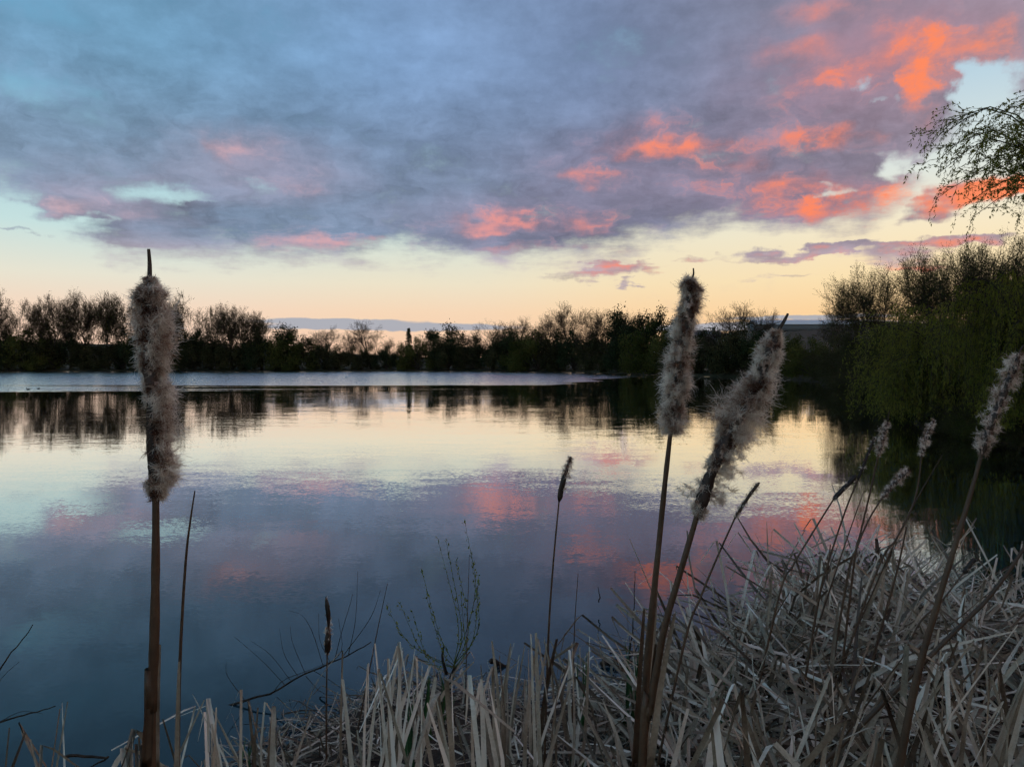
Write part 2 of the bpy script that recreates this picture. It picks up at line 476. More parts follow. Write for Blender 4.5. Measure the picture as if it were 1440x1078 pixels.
def frames(d):
    d = d / np.maximum(np.linalg.norm(d, axis=-1, keepdims=True), 1e-9)
    ref = np.where(np.abs(d[..., 2:3]) > 0.9, np.array([1.0, 0, 0]), np.array([0, 0, 1.0]))
    u = np.cross(d, ref); u /= np.maximum(np.linalg.norm(u, axis=-1, keepdims=True), 1e-9)
    return d, u, np.cross(d, u)

def tubes(geo, p0, p1, r0, r1, k=3, mi=0, tone=None):
    p0 = np.asarray(p0, float); p1 = np.asarray(p1, float); r0 = np.asarray(r0, float); r1 = np.asarray(r1, float)
    n = len(p0)
    d, u, w = frames(p1 - p0)
    a = np.linspace(0, 2 * math.pi, k, endpoint=False)
    ring = np.cos(a)[None, :, None] * u[:, None, :] + np.sin(a)[None, :, None] * w[:, None, :]
    v = np.concatenate([p0[:, None, :] + ring * r0[:, None, None], p1[:, None, :] + ring * r1[:, None, None]], 1)
    j = np.arange(k)
    f = np.stack([j, (j + 1) % k, (j + 1) % k + k, j + k], -1)
    f = (f[None] + (np.arange(n) * 2 * k)[:, None, None]).reshape(-1, 4)
    geo.add(v.reshape(-1, 3), f, mi, None if tone is None else np.repeat(tone, 2 * k))

def polytube(geo, pts, rad, k=6, mi=0, tone=0.5, caps=True):
    pts = np.asarray(pts, float); n = len(pts)
    rad = np.broadcast_to(np.asarray(rad, float), (n,))
    tan = np.gradient(pts, axis=0)
    tan /= np.maximum(np.linalg.norm(tan, axis=1, keepdims=True), 1e-9)
    u = np.cross(tan[0], [0.31, 0.95, 0.05]); u /= np.linalg.norm(u)
    a = np.linspace(0, 2 * math.pi, k, endpoint=False)
    V = []
    for i in range(n):
        u = u - tan[i] * np.dot(u, tan[i]); u /= np.linalg.norm(u)
        w = np.cross(tan[i], u)
        V.append(pts[i] + rad[i] * (np.cos(a)[:, None] * u + np.sin(a)[:, None] * w))
    V = np.concatenate(V)
    i, j = np.meshgrid(np.arange(n - 1), np.arange(k), indexing='ij')
    f = np.stack([i * k + j, i * k + (j + 1) % k, (i + 1) * k + (j + 1) % k, (i + 1) * k + j], -1).reshape(-1, 4)
    geo.add(V, f, mi, tone)
    if caps:
        for e in (0, n - 1):
            c = np.arange(k)
            ring = V[e * k:(e + 1) * k]
            vv = np.concatenate([ring, pts[e:e + 1]])
            ff = np.stack([c[::2], (c[::2] + 1) % k, (c[::2] + 2) % k, np.full(len(c[::2]), k)], -1)
            geo.add(vv, ff, mi, tone)

def leaves(geo, pos, dirs, length, width, mi=0, tone=None, rng=None):
    """one slim folded diamond for each leaf"""
    pos = np.asarray(pos, float); n = len(pos)
    d, u, w = frames(np.asarray(dirs, float))
    ang = rng.uniform(0, 2 * math.pi, n)[:, None]
    s = np.cos(ang) * u + np.sin(ang) * w
    L = np.broadcast_to(np.asarray(length, float), (n,))[:, None]; B = np.broadcast_to(np.asarray(width, float), (n,))[:, None]
    v = np.stack([pos, pos + d * L * 0.45 + s * B * 0.5, pos + d * L, pos + d * L * 0.45 - s * B * 0.5], 1)
    f = np.arange(n * 4).reshape(n, 4)
    geo.add(v.reshape(-1, 3), f, mi, None if tone is None else np.repeat(tone, 4))

def unit(v):
    n = math.sqrt(v[0] ** 2 + v[1] ** 2 + v[2] ** 2) or 1.0
    return (v[0] / n, v[1] / n, v[2] / n)

def grow(rnd, p, d, L, r, lvl, top, out, P):
    """recursive branching; out collects (p0, p1, r0, r1, level)"""
    n = 4 if lvl == 0 else 3
    for i in range(n):
        wob = P['wob'] * (0.5 if lvl == 0 else 1.0)
        d = unit((d[0] + rnd.gauss(0, wob), d[1] + rnd.gauss(0, wob), d[2] + rnd.gauss(0, wob) + P['up'] * (1 if lvl else 0.3)))
        q = (p[0] + d[0] * L / n, p[1] + d[1] * L / n, p[2] + d[2] * L / n)
        r2 = r * (0.86 if lvl else 0.88)
        out.append((p, q, r, r2, lvl))
        p, r = q, r2
        if lvl < top and (lvl > 0 or i >= P['first']):
            for c in range(P['side'] if lvl < top - 1 else P['side'] + P['twig']):
                ang = rnd.uniform(*P['ang'])
                u = unit((d[1], -d[0], 0.0)) if abs(d[2]) < 0.98 else (1.0, 0.0, 0.0)
                w = (d[1] * u[2] - d[2] * u[1], d[2] * u[0] - d[0] * u[2], d[0] * u[1] - d[1] * u[0])
                ph = rnd.uniform(0, 2 * math.pi); ca, sa, cp, sp = math.cos(ang), math.sin(ang), math.cos(ph), math.sin(ph)
                dd = unit(tuple(d[i_] * ca + (u[i_] * cp + w[i_] * sp) * sa for i_ in range(3)))
                grow(rnd, p, dd, L * rnd.uniform(*P['len']), max(r * rnd.uniform(0.45, 0.65), P['rmin']), lvl + 1, top, out, P)
    if lvl < top:
        grow(rnd, p, d, L * 0.72, max(r * 0.8, P['rmin']), lvl + 1, top, out, P)

def leaf_mat(name, dark, light, trans=0.25):
    m, t, out = new_mat(name)
    at_ = t.n('ShaderNodeAttribute', attribute_name='tone')
    geo = t.n('ShaderNodeNewGeometry')
    oi = t.n('ShaderNodeObjectInfo')
    nz = t.noise(geo.outputs['Position'], 0.9, 3, 0.6)
    f = t.m('ADD', t.m('MULTIPLY', at_.outputs['Fac'], 0.6), t.m('MULTIPLY_ADD', nz, 0.7, -0.15))
    f = t.m('MULTIPLY_ADD', t.m('SUBTRACT', oi.outputs['Random'], 0.5), 0.3, f)
    c = t.ramp(f, [(0.2, dark + (1,)), (0.85, light + (1,))])
    df = t.n('ShaderNodeBsdfDiffuse'); t.put(df.inputs[0], c)
    tr = t.n('ShaderNodeBsdfTranslucent'); t.put(tr.inputs[0], c)
    mx = t.n('ShaderNodeMixShader'); mx.inputs[0].default_value = trans
    t.t.links.new(df.outputs[0], mx.inputs[1]); t.t.links.new(tr.outputs[0], mx.inputs[2]); t.t.links.new(mx.outputs[0], out.inputs[0])
    return m

def bark_mat(name, dark, light):
    m, t, out = new_mat(name)
    tcn = t.n('ShaderNodeTexCoord')
    n1 = t.noise(t.v('MULTIPLY', tcn.outputs['Object'], (6, 6, 1.5)), 4.0, 5, 0.6)
    c = t.ramp(n1, [(0.3, dark + (1,)), (0.7, light + (1,))])
    bump = t.n('ShaderNodeBump'); bump.inputs['Distance'].default_value = 0.02; t.put(bump.inputs['Height'], n1)
    principled(t, out, c, 0.9, 0.15, bump.outputs[0])
    return m

BARK = bark_mat('grey_brown_bark', (0.022, 0.017, 0.013), (0.060, 0.048, 0.038))
TWIG = bark_mat('fine_twig_bark', (0.036, 0.026, 0.018), (0.070, 0.052, 0.036))
BUD = leaf_mat('opening_buds', (0.040, 0.042, 0.014), (0.090, 0.088, 0.030))
EVERG = leaf_mat('dark_evergreen_leaves', (0.014, 0.022, 0.011), (0.042, 0.056, 0.026), 0.12)
THICKET = leaf_mat('thicket_leaves', (0.026, 0.028, 0.013), (0.085, 0.082, 0.038), 0.2)
OLIVE = leaf_mat('olive_spring_leaves', (0.045, 0.054, 0.015), (0.115, 0.118, 0.034), 0.3)
WILLOW = leaf_mat('young_willow_leaves', (0.13, 0.14, 0.022), (0.24, 0.24, 0.050), 0.45)

TREE_KINDS = {}

def split_tree(name, segs, cut, k_trunk=6, leaf=None, rng=None, bark=None, twig=None):
    """trunk + limbs as one mesh, twigs and leaves as another; normalised to height 1"""
    zmax = max(max(s[0][2], s[1][2]) for s in segs)
    A = np.array([s[0] for s in segs]) / zmax; B = np.array([s[1] for s in segs]) / zmax
    R0 = np.array([s[2] for s in segs]) / zmax; R1 = np.array([s[3] for s in segs]) / zmax
    lv = np.array([s[4] for s in segs])
    g1 = Geo(); m = lv <= cut
    tubes(g1, A[m], B[m], R0[m], R1[m], k_trunk)
    g2 = Geo(); m2 = lv > cut
    tubes(g2, A[m2], B[m2], R0[m2], R1[m2], 3)
    if leaf:
        top = lv.max(); tips = B[lv >= top - leaf.get('down', 0)]
        n = leaf['n']
        idx = rng.integers(0, len(tips), n)
        pos = tips[idx] + rng.normal(0, leaf['spread'], (n, 3))
        dirs = rng.normal(0, 1, (n, 3)) + np.array([0, 0, leaf.get('dz', 0.0)])
        clump = rng.random(len(tips))[idx] * 0.6 + rng.random(n) * 0.4
        leaves(g2, pos, dirs, leaf['len'] * rng.uniform(0.6, 1.3, n), leaf['wid'] * rng.uniform(0.6, 1.3, n), 1, clump, rng)
    me1 = g1.mesh(name + '_trunk', [bark or BARK], True)
    me2 = g2.mesh(name + '_crown', [twig or TWIG] + ([leaf['mat']] if leaf else []), False)
    return me1, me2

def make_kinds():
    base = dict(wob=0.10, up=0.10, first=1, side=1, twig=1, ang=(0.45, 0.95), len=(0.62, 0.85), rmin=0.0011)
    # tall bare trees with opening buds
    for i in range(5):
        rnd = random.Random(40 + i); rng = np.random.default_rng(40 + i); out = []
        P = dict(base, first=1, len=(0.55, 0.82), up=[0.10, 0.08, 0.14, 0.10, 0.06][i], ang=[(0.3, 0.7), (0.35, 0.8), (0.25, 0.6), (0.35, 0.85), (0.4, 0.9)][i])
        for st in range([1, 2, 1, 1, 2][i]):
            grow(rnd, (0.02 * st, 0.01 * st, 0), unit((rnd.gauss(0, 0.12), rnd.gauss(0, 0.12), 1)), 0.42, 0.018, 0, 5, out, P)
        out = [(a, b, max(r0, 0.0013), max(r1, 0.0009), l) for a, b, r0, r1, l in out]
        TREE_KINDS['tall%d' % i] = split_tree('tall_bare_tree', out, 1, 6, dict(n=3200, spread=0.014, len=0.013, wid=0.008, mat=BUD, down=1), rng)
    # broad bare trees, round crown of fine twigs
    for i in range(3):
        rnd = random.Random(70 + i); rng = np.random.default_rng(70 + i); out = []
        P = dict(base, up=0.04, ang=(0.5, 1.1), first=0, side=1, twig=1, wob=0.12)
        grow(rnd, (0, 0, 0), unit((rnd.gauss(0, 0.06), rnd.gauss(0, 0.06), 1)), 0.34, 0.024, 0, 5, out, P)
        out = [(a, b, max(r0, 0.0014), max(r1, 0.0010), l) for a, b, r0, r1, l in out]
        TREE_KINDS['broad%d' % i] = split_tree('broad_bare_tree', out, 1, 6, None, rng)
    # dark leafy (ivy or evergreen)
    for i in range(3):
        rnd = random.Random(90 + i); rng = np.random.default_rng(90 + i); out = []
        P = dict(base, up=0.12, ang=(0.5, 1.1), first=0, side=1, twig=1, wob=0.10)
        grow(rnd, (0, 0, 0), (0, 0, 1), 0.36, 0.022, 0, 3, out, P)
        TREE_KINDS['ever%d' % i] = split_tree('dark_tree', out, 1, 6, dict(n=5200, spread=0.040, len=0.036, wid=0.024, mat=EVERG, down=2), rng)
    # spruce
    rng = np.random.default_rng(5); g1 = Geo(); g2 = Geo()
    polytube(g1, [(0, 0, 0), (0, 0, 0.5), (0, 0, 1.0)], [0.016, 0.010, 0.002], 6)
    P0, P1, pos, dr = [], [], [], []
    for z in np.linspace(0.08, 0.97, 42):
        for k in range(7):
            a = rng.uniform(0, 2 * math.pi); L = 0.17 * (1 - z) ** 0.8 * rng.uniform(0.7, 1.15) + 0.012
            e = np.array([math.cos(a) * L, math.sin(a) * L, -0.25 * L]); o = np.array([0, 0, z])
            P0.append(o); P1.append(o + e)
            for q in np.linspace(0.15, 1, 9):
                pos.append(o + e * q + rng.normal(0, 0.006, 3)); dr.append(e + np.array([0, 0, -0.04]) + rng.normal(0, 0.05, 3))
    tubes(g2, P0, P1, [0.003] * len(P0), [0.001] * len(P0), 3)
    leaves(g2, pos, dr, 0.035, 0.014, 1, rng.random(len(pos)), rng)
    TREE_KINDS['spruce'] = (g1.mesh('spruce_trunk', [BARK], True), g2.mesh('spruce_crown', [TWIG, EVERG]))
    # bushes: multi-stemmed, foliage in uneven lobes down to the ground, height 1
    def lobed(seed, n_lobe, ml, size, mats, name, n_stem, wid=0.8):
        rng = np.random.default_rng(seed); g1 = Geo(); g2 = Geo()
        C = []
        for k in range(n_lobe):
            a = rng.uniform(0, 2 * math.pi); r = wid * math.sqrt(rng.random()) * 0.8; z = rng.uniform(0.08, 0.8) * (1 - 0.45 * (r / wid) ** 2)
            C.append((math.cos(a) * r, math.sin(a) * r, z, rng.uniform(0.14, 0.24)))
        C.append((0.05, 0, 0.83, 0.17))
        C = np.array(C)
        for k in range(n_stem):
            c = C[k % len(C)]; tip = c[:3] + rng.normal(0, 0.08, 3) + np.array([0, 0, c[3] * 0.8])
            pts = [np.array([tip[0] * q ** 1.3, tip[1] * q ** 1.3, tip[2] * q]) + rng.normal(0, 0.012, 3) * q for q in np.linspace(0, 1, 5)]
            polytube(g1, pts, np.linspace(0.012, 0.0025, 5), 4, caps=False)
        m = ml // 9
        idx = rng.integers(0, len(C), m)
        dv = rng.normal(0, 1, (m, 3)); dv /= np.linalg.norm(dv, axis=1, keepdims=True)
        rr = C[idx, 3:4] * rng.uniform(0.35, 1.2, (m, 1))
        a0 = C[idx, :3] + dv * rr * 0.6; b0 = C[idx, :3] + dv * rr + np.array([0, 0, 0.02])
        tubes(g2, a0, b0, np.full(m, size * 0.06), np.full(m, size * 0.03), 3)
        j = rng.integers(0, m, ml)
        pos = a0[j] + (b0[j] - a0[j]) * rng.uniform(0, 1.3, (ml, 1)) + rng.normal(0, size * 0.9, (ml, 3))
        pos[:, 2] = np.abs(pos[:, 2])
        leaves(g2, pos, rng.normal(0, 1, (ml, 3)), size * rng.uniform(0.7, 1.4, ml), size * 0.6 * rng.uniform(0.7, 1.3, ml), 1, (rng.random(len(C))[idx] * 0.5 + rng.random(m) * 0.5)[j], rng)
        return g1.mesh(name + '_stems', [BARK], True), g2.mesh(name + '_foliage', [TWIG, mats])
    for i in range(4):
        TREE_KINDS['bush%d' % i] = lobed(120 + i, 18, 7000, 0.040, (THICKET, EVERG, OLIVE, THICKET)[i], 'bush', 22)
    # nearer right bank: finer leafing trees
    for i in range(3):
        rnd = random.Random(150 + i); rng = np.random.default_rng(150 + i); out = []
        P = dict(base, up=0.08, ang=(0.4, 0.95), first=1, side=1, twig=1, wob=0.12, rmin=0.0009)
        for st in range(2):
            grow(rnd, (0.03 * st, 0.02 * st, 0), unit((rnd.gauss(0, 0.16), rnd.gauss(0, 0.1), 1)), 0.36, 0.017, 0, 5, out, P)
        TREE_KINDS['leafing%d' % i] = split_tree('leafing_tree', out, 2, 6, dict(n=9000, spread=0.012, len=0.011, wid=0.006, mat=OLIVE, down=1), rng)
    for i in range(2):
        TREE_KINDS['thicket%d' % i] = lobed(170 + i, 34, 30000, 0.017, (OLIVE, THICKET)[i], 'thicket', 40, 0.72)
make_kinds()

def plant(name, kind, px, top, d, label, category, group=None, wide=1.0, rz=None, part_names=('trunk', 'crown'), base_z=None, lean=0.0):
    p = at(px, 511, d)
    gz = ground_at(p.x, p.y) if base_z is None else base_z
    h = at(px, top, d).z - gz
    o = empty(name, (p.x, p.y, gz - 0.05), rz if rz is not None else (px * 0.37) % 6.28)
    tag(o, label, category, group)
    for nm, me in zip(part_names, TREE_KINDS[kind]):
        c = link(nm, me, o)
        c.scale = (h * wide, h * wide, h)
        if lean: c.rotation_euler = (0, lean, 0)
    return o

ORD = ['first', 'second', 'third', 'fourth', 'fifth', 'sixth', 'seventh', 'eighth', 'ninth', 'tenth', 'eleventh', 'twelfth', 'thirteenth', 'fourteenth',
       'fifteenth', 'sixteenth', 'seventeenth', 'eighteenth', 'nineteenth', 'twentieth', 'twenty-first', 'twenty-second', 'twenty-third', 'twenty-fourth', 'twenty-fifth', 'twenty-sixth', 'twenty-seventh', 'twenty-eighth']

def far_d(px, extra):
    a = shore_az(px)
    return float(interp(FARD, a)) * math.cos(a) + extra

def far_trees():
    rnd = random.Random(8)
    left = [(-24, 408, 'tall1', .9), (6, 403, 'tall0', .85), (30, 417, 'tall3', .8), (56, 413, 'tall2', .9), (76, 410, 'tall4', .8), (99, 402, 'tall0', .95), (127, 412, 'tall1', .85),
            (152, 410, 'tall2', .9), (176, 409, 'tall3', .85), (200, 416, 'tall4', .8), (226, 418, 'tall1', .8), (250, 424, 'tall2', .75), (273, 407, 'tall0', 1.0), (299, 428, 'tall3', .8),
            (327, 423, 'tall4', 1.0), (346, 428, 'tall1', .9), (369, 436, 'tall2', .95)]
    for i, (px, py, k, w) in enumerate(left):
        plant('budding_tree', k, px, py, far_d(px, rnd.uniform(3, 9)), 'tall bare budding tree in the row on the far left shore, %s from the left' % ORD[i], 'tree', 'tall trees of the left shore', w * 1.15)
    for i, px in enumerate(range(-55, -420, -33)):   # the row goes on past the left edge of the view
        plant('budding_tree', 'tall%d' % (i % 5), px, 410 + rnd.uniform(-6, 12), far_d(px, rnd.uniform(3, 9)), 'tall bare budding tree of the left shore beyond the left edge of the view', 'tree', 'left shore trees out of view', 0.9)
        plant('bush', 'bush%d' % ((0, 1, 3)[i % 3]), px + 14, 464 + rnd.uniform(-5, 6), far_d(px + 14, rnd.uniform(2.2, 5)), 'dark bush of the left shore beyond the left edge of the view', 'bush', 'left shore bushes out of view', 1.1, part_names=('stems', 'foliage'))
    plant('evergreen_tree', 'ever0', 404, 455, far_d(404, 5), 'dense dark evergreen ending the left row of trees', 'tree', None, 0.9)
    mid = [(440, 462, 'broad0', .9), (462, 455, 'broad1', .9), (496, 462, 'broad2', .8), (516, 447, 'broad0', 1.0), (548, 472, 'broad1', .8), (604, 470, 'broad2', .9)]
    for i, (px, py, k, w) in enumerate(mid):
        plant('bare_tree', k, px, py, far_d(px, rnd.uniform(6, 16)), 'small bare round-crowned tree beyond the middle of the far shore, %s from the left' % ORD[i], 'tree', 'low bare trees of the middle shore', w)
    plant('spruce_tree', 'spruce', 575, 460, far_d(575, 8), 'narrow pointed spruce in the gap of the far treeline', 'tree')
    plant('evergreen_tree', 'ever1', 624, 455, far_d(624, 7), 'dark dome-shaped evergreen right of the pointed spruce', 'tree', None, 1.1)
    cen = [(668, 462, 'broad1', .9), (692, 446, 'broad2', .9), (716, 455, 'broad0', .8), (735, 441, 'broad1', .9), (762, 446, 'broad2', .8), (784, 434, 'broad0', .9), (806, 420, 'broad1', 1.0), (832, 430, 'broad2', .9), (853, 431, 'broad0', .8)]
    for i, (px, py, k, w) in enumerate(cen):
        plant('bare_tree', k, px, py, far_d(px, rnd.uniform(5, 12)), 'bare twiggy tree on the rising middle treeline, %s from the spruce side' % ORD[i], 'tree', 'bare trees of the rising treeline', w)
    dk = [(869, 432, 'ever2', .75), (906, 438, 'ever0', .8), (936, 433, 'ever1', .75)]
    for i, (px, py, k, w) in enumerate(dk):
        plant('pine_tree', k, px, py, far_d(px, 5 + i), ['dark ragged pine at the end of the pale shore line', 'dark pine between two taller pines left of the fluffy cattail', 'dark pine just left of the upright fluffy cattail'][i], 'tree', None, w)
    plant('bare_tree', 'broad2', 892, 432, far_d(892, 9), 'bare tree poking above the dark pines', 'tree', None, .8)
    plant('bare_tree', 'broad0', 960, 440, far_d(960, 9), 'bare tree half hidden by the upright fluffy cattail', 'tree', None, .7)
    plant('bare_tree', 'broad1', 1040, 419, far_d(1040, 6), 'large round-crowned bare tree between the two fluffy cattails', 'tree', None, 1.15)
    plant('bare_tree', 'broad2', 1079, 428, far_d(1079, 8), 'slim bare tree just left of the leaning cattail tip', 'tree', None, .8)
    plant('bare_tree', 'broad0', 1168, 436, 150, 'small bare tree standing in front of the pale roof', 'tree', None, .7, base_z=2.0)
    # undergrowth along the shore
    i = 0
    for px in range(-30, 1100, 22):
        top = float(np.interp(px, [-30, 100, 300, 400, 430, 560, 640, 720, 840, 900, 960, 1040, 1100], [464, 462, 462, 464, 477, 480, 469, 460, 455, 450, 460, 457, 462])) + rnd.uniform(-5, 7)
        k = ['bush0', 'bush1', 'bush3', 'bush2', 'bush1', 'bush3'][(i * 5 + i // 4) % 6]
        seg = ('under the tall trees of the left shore' if px < 410 else 'along the low middle shore' if px < 660 else 'under the rising bare trees' if px < 860 else 'under the dark pines and behind the two cattails')
        n0 = {0: -30, 1: 410, 2: 674, 3: 872}[0 if px < 410 else 1 if px < 660 else 2 if px < 860 else 3]
        start = [p for p in range(-30, 1100, 22) if (p < 410) == (px < 410) and (410 <= p < 660) == (410 <= px < 660) and (660 <= p < 860) == (660 <= px < 860)]
        plant('bush', k, px + rnd.uniform(-5, 5), top, far_d(px, rnd.uniform(2.2, 5)), 'dark bush %s, %s from the left' % (seg, ORD[start.index(px)]), 'bush', 'undergrowth of the far shore', rnd.uniform(0.75, 1.05), part_names=('stems', 'foliage'))
        i += 1
    # hedge-like greenery in the far right corner of the lake
    for i, (px, top, k) in enumerate([(1092, 466, 'bush2'), (1118, 470, 'bush2'), (1145, 472, 'bush2'), (1170, 470, 'bush0'), (1106, 482, 'bush0'), (1158, 486, 'bush3')]):
        plant('bush', k, px, top, far_d(px, 2.5 + 2 * (i % 2)), 'dull green bush in the far right corner of the lake, %s from the leaning cattail' % ORD[i], 'bush', 'greenery in the lake corner', 0.9, part_names=('stems', 'foliage'))

def right_bank():
    items = [('thicket_tree', 'thicket1', 1222, 433, 56, 'rounded dark thicket at the bend of the right shore', .62, ('stems', 'foliage')),
             ('thicket_tree', 'thicket0', 1268, 428, 47, 'broad olive thicket under the bare trees on the right', .62, ('stems', 'foliage')),
             ('thicket_tree', 'thicket1', 1330, 440, 40, 'dark thicket behind the drooping green willow', .62, ('stems', 'foliage')),
             ('thicket_tree', 'thicket0', 1405, 425, 33, 'olive thicket at the right edge behind the willow', .62, ('stems', 'foliage')),
             ('leafing_tree', 'leafing0', 1212, 388, 62, 'leafing tree lowest on the left of the right-hand group', .9, ('trunk', 'crown')),
             ('leafing_tree', 'leafing1', 1246, 360, 58, 'leafing tree second in the rising right-hand group', .9, ('trunk', 'crown')),
             ('leafing_tree', 'leafing2', 1300, 336, 54, 'leafing tree in the middle of the right-hand group', .9, ('trunk', 'crown')),
             ('leafing_tree', 'leafing0', 1338, 342, 52, 'leafing tree right of the middle of the right-hand group', .8, ('trunk', 'crown')),
             ('leafing_tree', 'leafing1', 1376, 320, 48, 'tall leafing tree with a dark trunk near the right edge', .85, ('trunk', 'crown')),
             ('leafing_tree', 'leafing2', 1425, 306, 44, 'tall leafing tree cut by the right edge of the view', .85, ('trunk', 'crown'))]
    for nm, k, px, top, d, lab, w, pn in items:
        plant(nm, k, px, top, d, lab, 'tree' if nm == 'leafing_tree' else 'thicket', 'trees of the right shore', w, part_names=pn)

def willow(name, base, height, reach, nlimb, nstrand, seed, label, az_bias=None, low=0.15, leaf_n=14, drop=(0.35, 0.8), lf=(0.095, 0.022), limb_len=1.0, zlimb=(0.35, 1.0), limb_r=0.0085):
    """weeping willow: trunk, arching limbs, hanging strands with narrow leaves"""
    rnd = np.random.default_rng(seed)
    o = empty(name, base); tag(o, label, 'tree', None)
    gt = Geo(); gc = Geo()
    h0 = height * 0.34
    trunk = [np.array([0.08 * height * 0.05 * math.sin(q * 3), 0, q * h0]) for q in np.linspace(-0.1, 1, 6)]
    polytube(gt, trunk, np.linspace(0.05, 0.036, 6) * height, 9)
    S0, S1, SR0, SR1, LP, LD, LT = [], [], [], [], [], [], []
    for i in range(nlimb):
        a = rnd.uniform(0, 2 * math.pi) if az_bias is None or rnd.random() > 0.8 else az_bias + rnd.normal(0, 0.65)
        R = reach * rnd.uniform(0.45, 1.05) * limb_len; zt = height * rnd.uniform(*zlimb)
        pts = []
        for q in np.linspace(0, 1, 9):
            arch = math.sin(min(1.0, q * 1.25) * math.pi / 2)
            z = h0 * 0.92 + (zt - h0 * 0.92) * arch - max(0, q - 0.7) ** 2 * R * 1.6
            pts.append(np.array([math.cos(a) * R * q ** 1.15, math.sin(a) * R * q ** 1.15, z]) + rnd.normal(0, 0.02 * R, 3) * q)
        pts = np.array(pts)
        polytube(gt, pts, np.linspace(limb_r, 0.0009, 9) * height, 5, caps=False)
        tone = rnd.random()
        for s in range(nstrand):
            q = rnd.uniform(0.22, 1.0); idx = q * 8; i0 = min(int(idx), 7); p = pts[i0] + (pts[i0 + 1] - pts[i0]) * (idx - i0)
            aa = a + rnd.normal(0, 0.9)
            out = np.array([math.cos(aa), math.sin(aa), 0.35 + rnd.normal(0, 0.25)]) * rnd.uniform(0.05, 0.14) * reach
            L = height * rnd.uniform(*drop)
            floor = low * height * rnd.uniform(0.4, 1.6)
            L = min(L, max(0.25, p[2] - floor))
            prev = p; nst = 7
            for k in range(1, nst + 1):
                u = k / nst
                nxt = p + out * (1 - (1 - u) ** 2) * 1.6 + np.array([0, 0, -L * u ** 1.5]) + rnd.normal(0, 0.018, 3)
                S0.append(prev); S1.append(nxt); SR0.append(0.0045 * (1.15 - u * 0.7)); SR1.append(0.0045 * (1.05 - u * 0.7))
                for l in range(leaf_n // nst + 1):
                    LP.append(prev + (nxt - prev) * rnd.random() + rnd.normal(0, 0.012, 3)); LD.append((nxt - prev) / max(1e-6, np.linalg.norm(nxt - prev)) + rnd.normal(0, 0.55, 3)); LT.append(tone * 0.5 + rnd.random() * 0.5)
                prev = nxt
    tubes(gc, S0, S1, SR0, SR1, 3)
    n = len(LP)
    leaves(gc, LP, LD, lf[0] * rnd.uniform(0.6, 1.3, n), lf[1] * rnd.uniform(0.7, 1.3, n), 1, np.array(LT), rnd)
    link('trunk', gt.mesh('willow_trunk', [BARK], True), o)
    link('crown', gc.mesh('willow_crown', [TWIG, WILLOW]), o)
    return o

def willows():
    # low spreading willow over the water's edge
    p = at(1350, 511, 20.5)
    willow('weeping_willow', (p.x, p.y, 0.15), 3.2, 2.9, 90, 38, 11, 'low yellow-green weeping willow drooping to the water on the right', leaf_n=21, low=0.04, drop=(0.3, 0.9), zlimb=(0.42, 1.02))
    p = at(1462, 511, 15.5)
    willow('weeping_willow', (p.x, p.y, 0.3), 3.35, 1.8, 60, 34, 12, 'taller yellow-green willow at the right edge beside the low willow', leaf_n=21, low=0.08, zlimb=(0.45, 1.0))
    # big willow outside the frame whose top branches reach in at upper right
    p = at(1600, 511, 12.0)
    willow('weeping_willow', (p.x, p.y, 0.4), 5.7, 2.95, 38, 30, 19, 'thin hanging willow branches reaching in at the upper right against the sunset', az_bias=math.pi * 0.98, leaf_n=21, drop=(0.04, 0.13), zlimb=(0.80, 1.02), low=0.6, lf=(0.062, 0.020), limb_r=0.004)

def bank_brush():
    rnd = random.Random(33)
    for i, (px, d, hgt, k) in enumerate([(1236, 0, 2.0, 'thicket1'), (1256, 0, 1.5, 'thicket1'), (1280, 0, 1.3, 'thicket1'), (1312, 0, 1.2, 'thicket0'), (1348, 0, 1.1, 'thicket1'), (1386, 0, 1.1, 'thicket1'), (1424, 0, 1.1, 'thicket0'), (1462, 0, 1.1, 'thicket1'), (1216, 0, 3.0, 'thicket1'), (1196, 0, 3.6, 'thicket1')]):
        d = far_d(px, 0.35); p = at(px, 511, d); z = max(0.0, ground_at(p.x, p.y))
        top = 511 - (z + hgt - CAM_H) / d * F
        plant('bank_bush', k, px, top, d, 'dark tangled bush at the water line of the right shore, %s from the bend' % ORD[(i + 2) % 10], 'bush', 'brush on the right water line', rnd.uniform(1.2, 1.5), part_names=('stems', 'foliage'), base_z=z - 0.1)
far_trees()
right_bank()
willows()
bank_brush()

# ------------------------------------------------------------------ far buildings and water birds
def box(geo, c, s, mi=0, tone=0.5):
    c = np.array(c, float); s = np.array(s, float) / 2
    v = np.array([[x, y, z] for x in (-1, 1) for y in (-1, 1) for z in (-1, 1)]) * s + c
    f = [[0, 1, 3, 2], [4, 6, 7, 5], [0, 4, 5, 1], [2, 3, 7, 6], [0, 2, 6, 4], [1, 5, 7, 3]]
    geo.add(v, f, mi, tone)

def flat_mat(name, c, rough=0.7, spec=0.3, var=0.25, scale=0.6):
    m, t, out = new_mat(name)
    tcn = t.n('ShaderNodeTexCoord')
    nz = t.noise(tcn.outputs['Object'], scale, 5, 0.6)
    k = t.m('MULTIPLY_ADD', t.m('SUBTRACT', nz, 0.5), var * 2, 1.0)
    principled(t, out, t.v('SCALE', c, s=k), rough, spec)
    return m

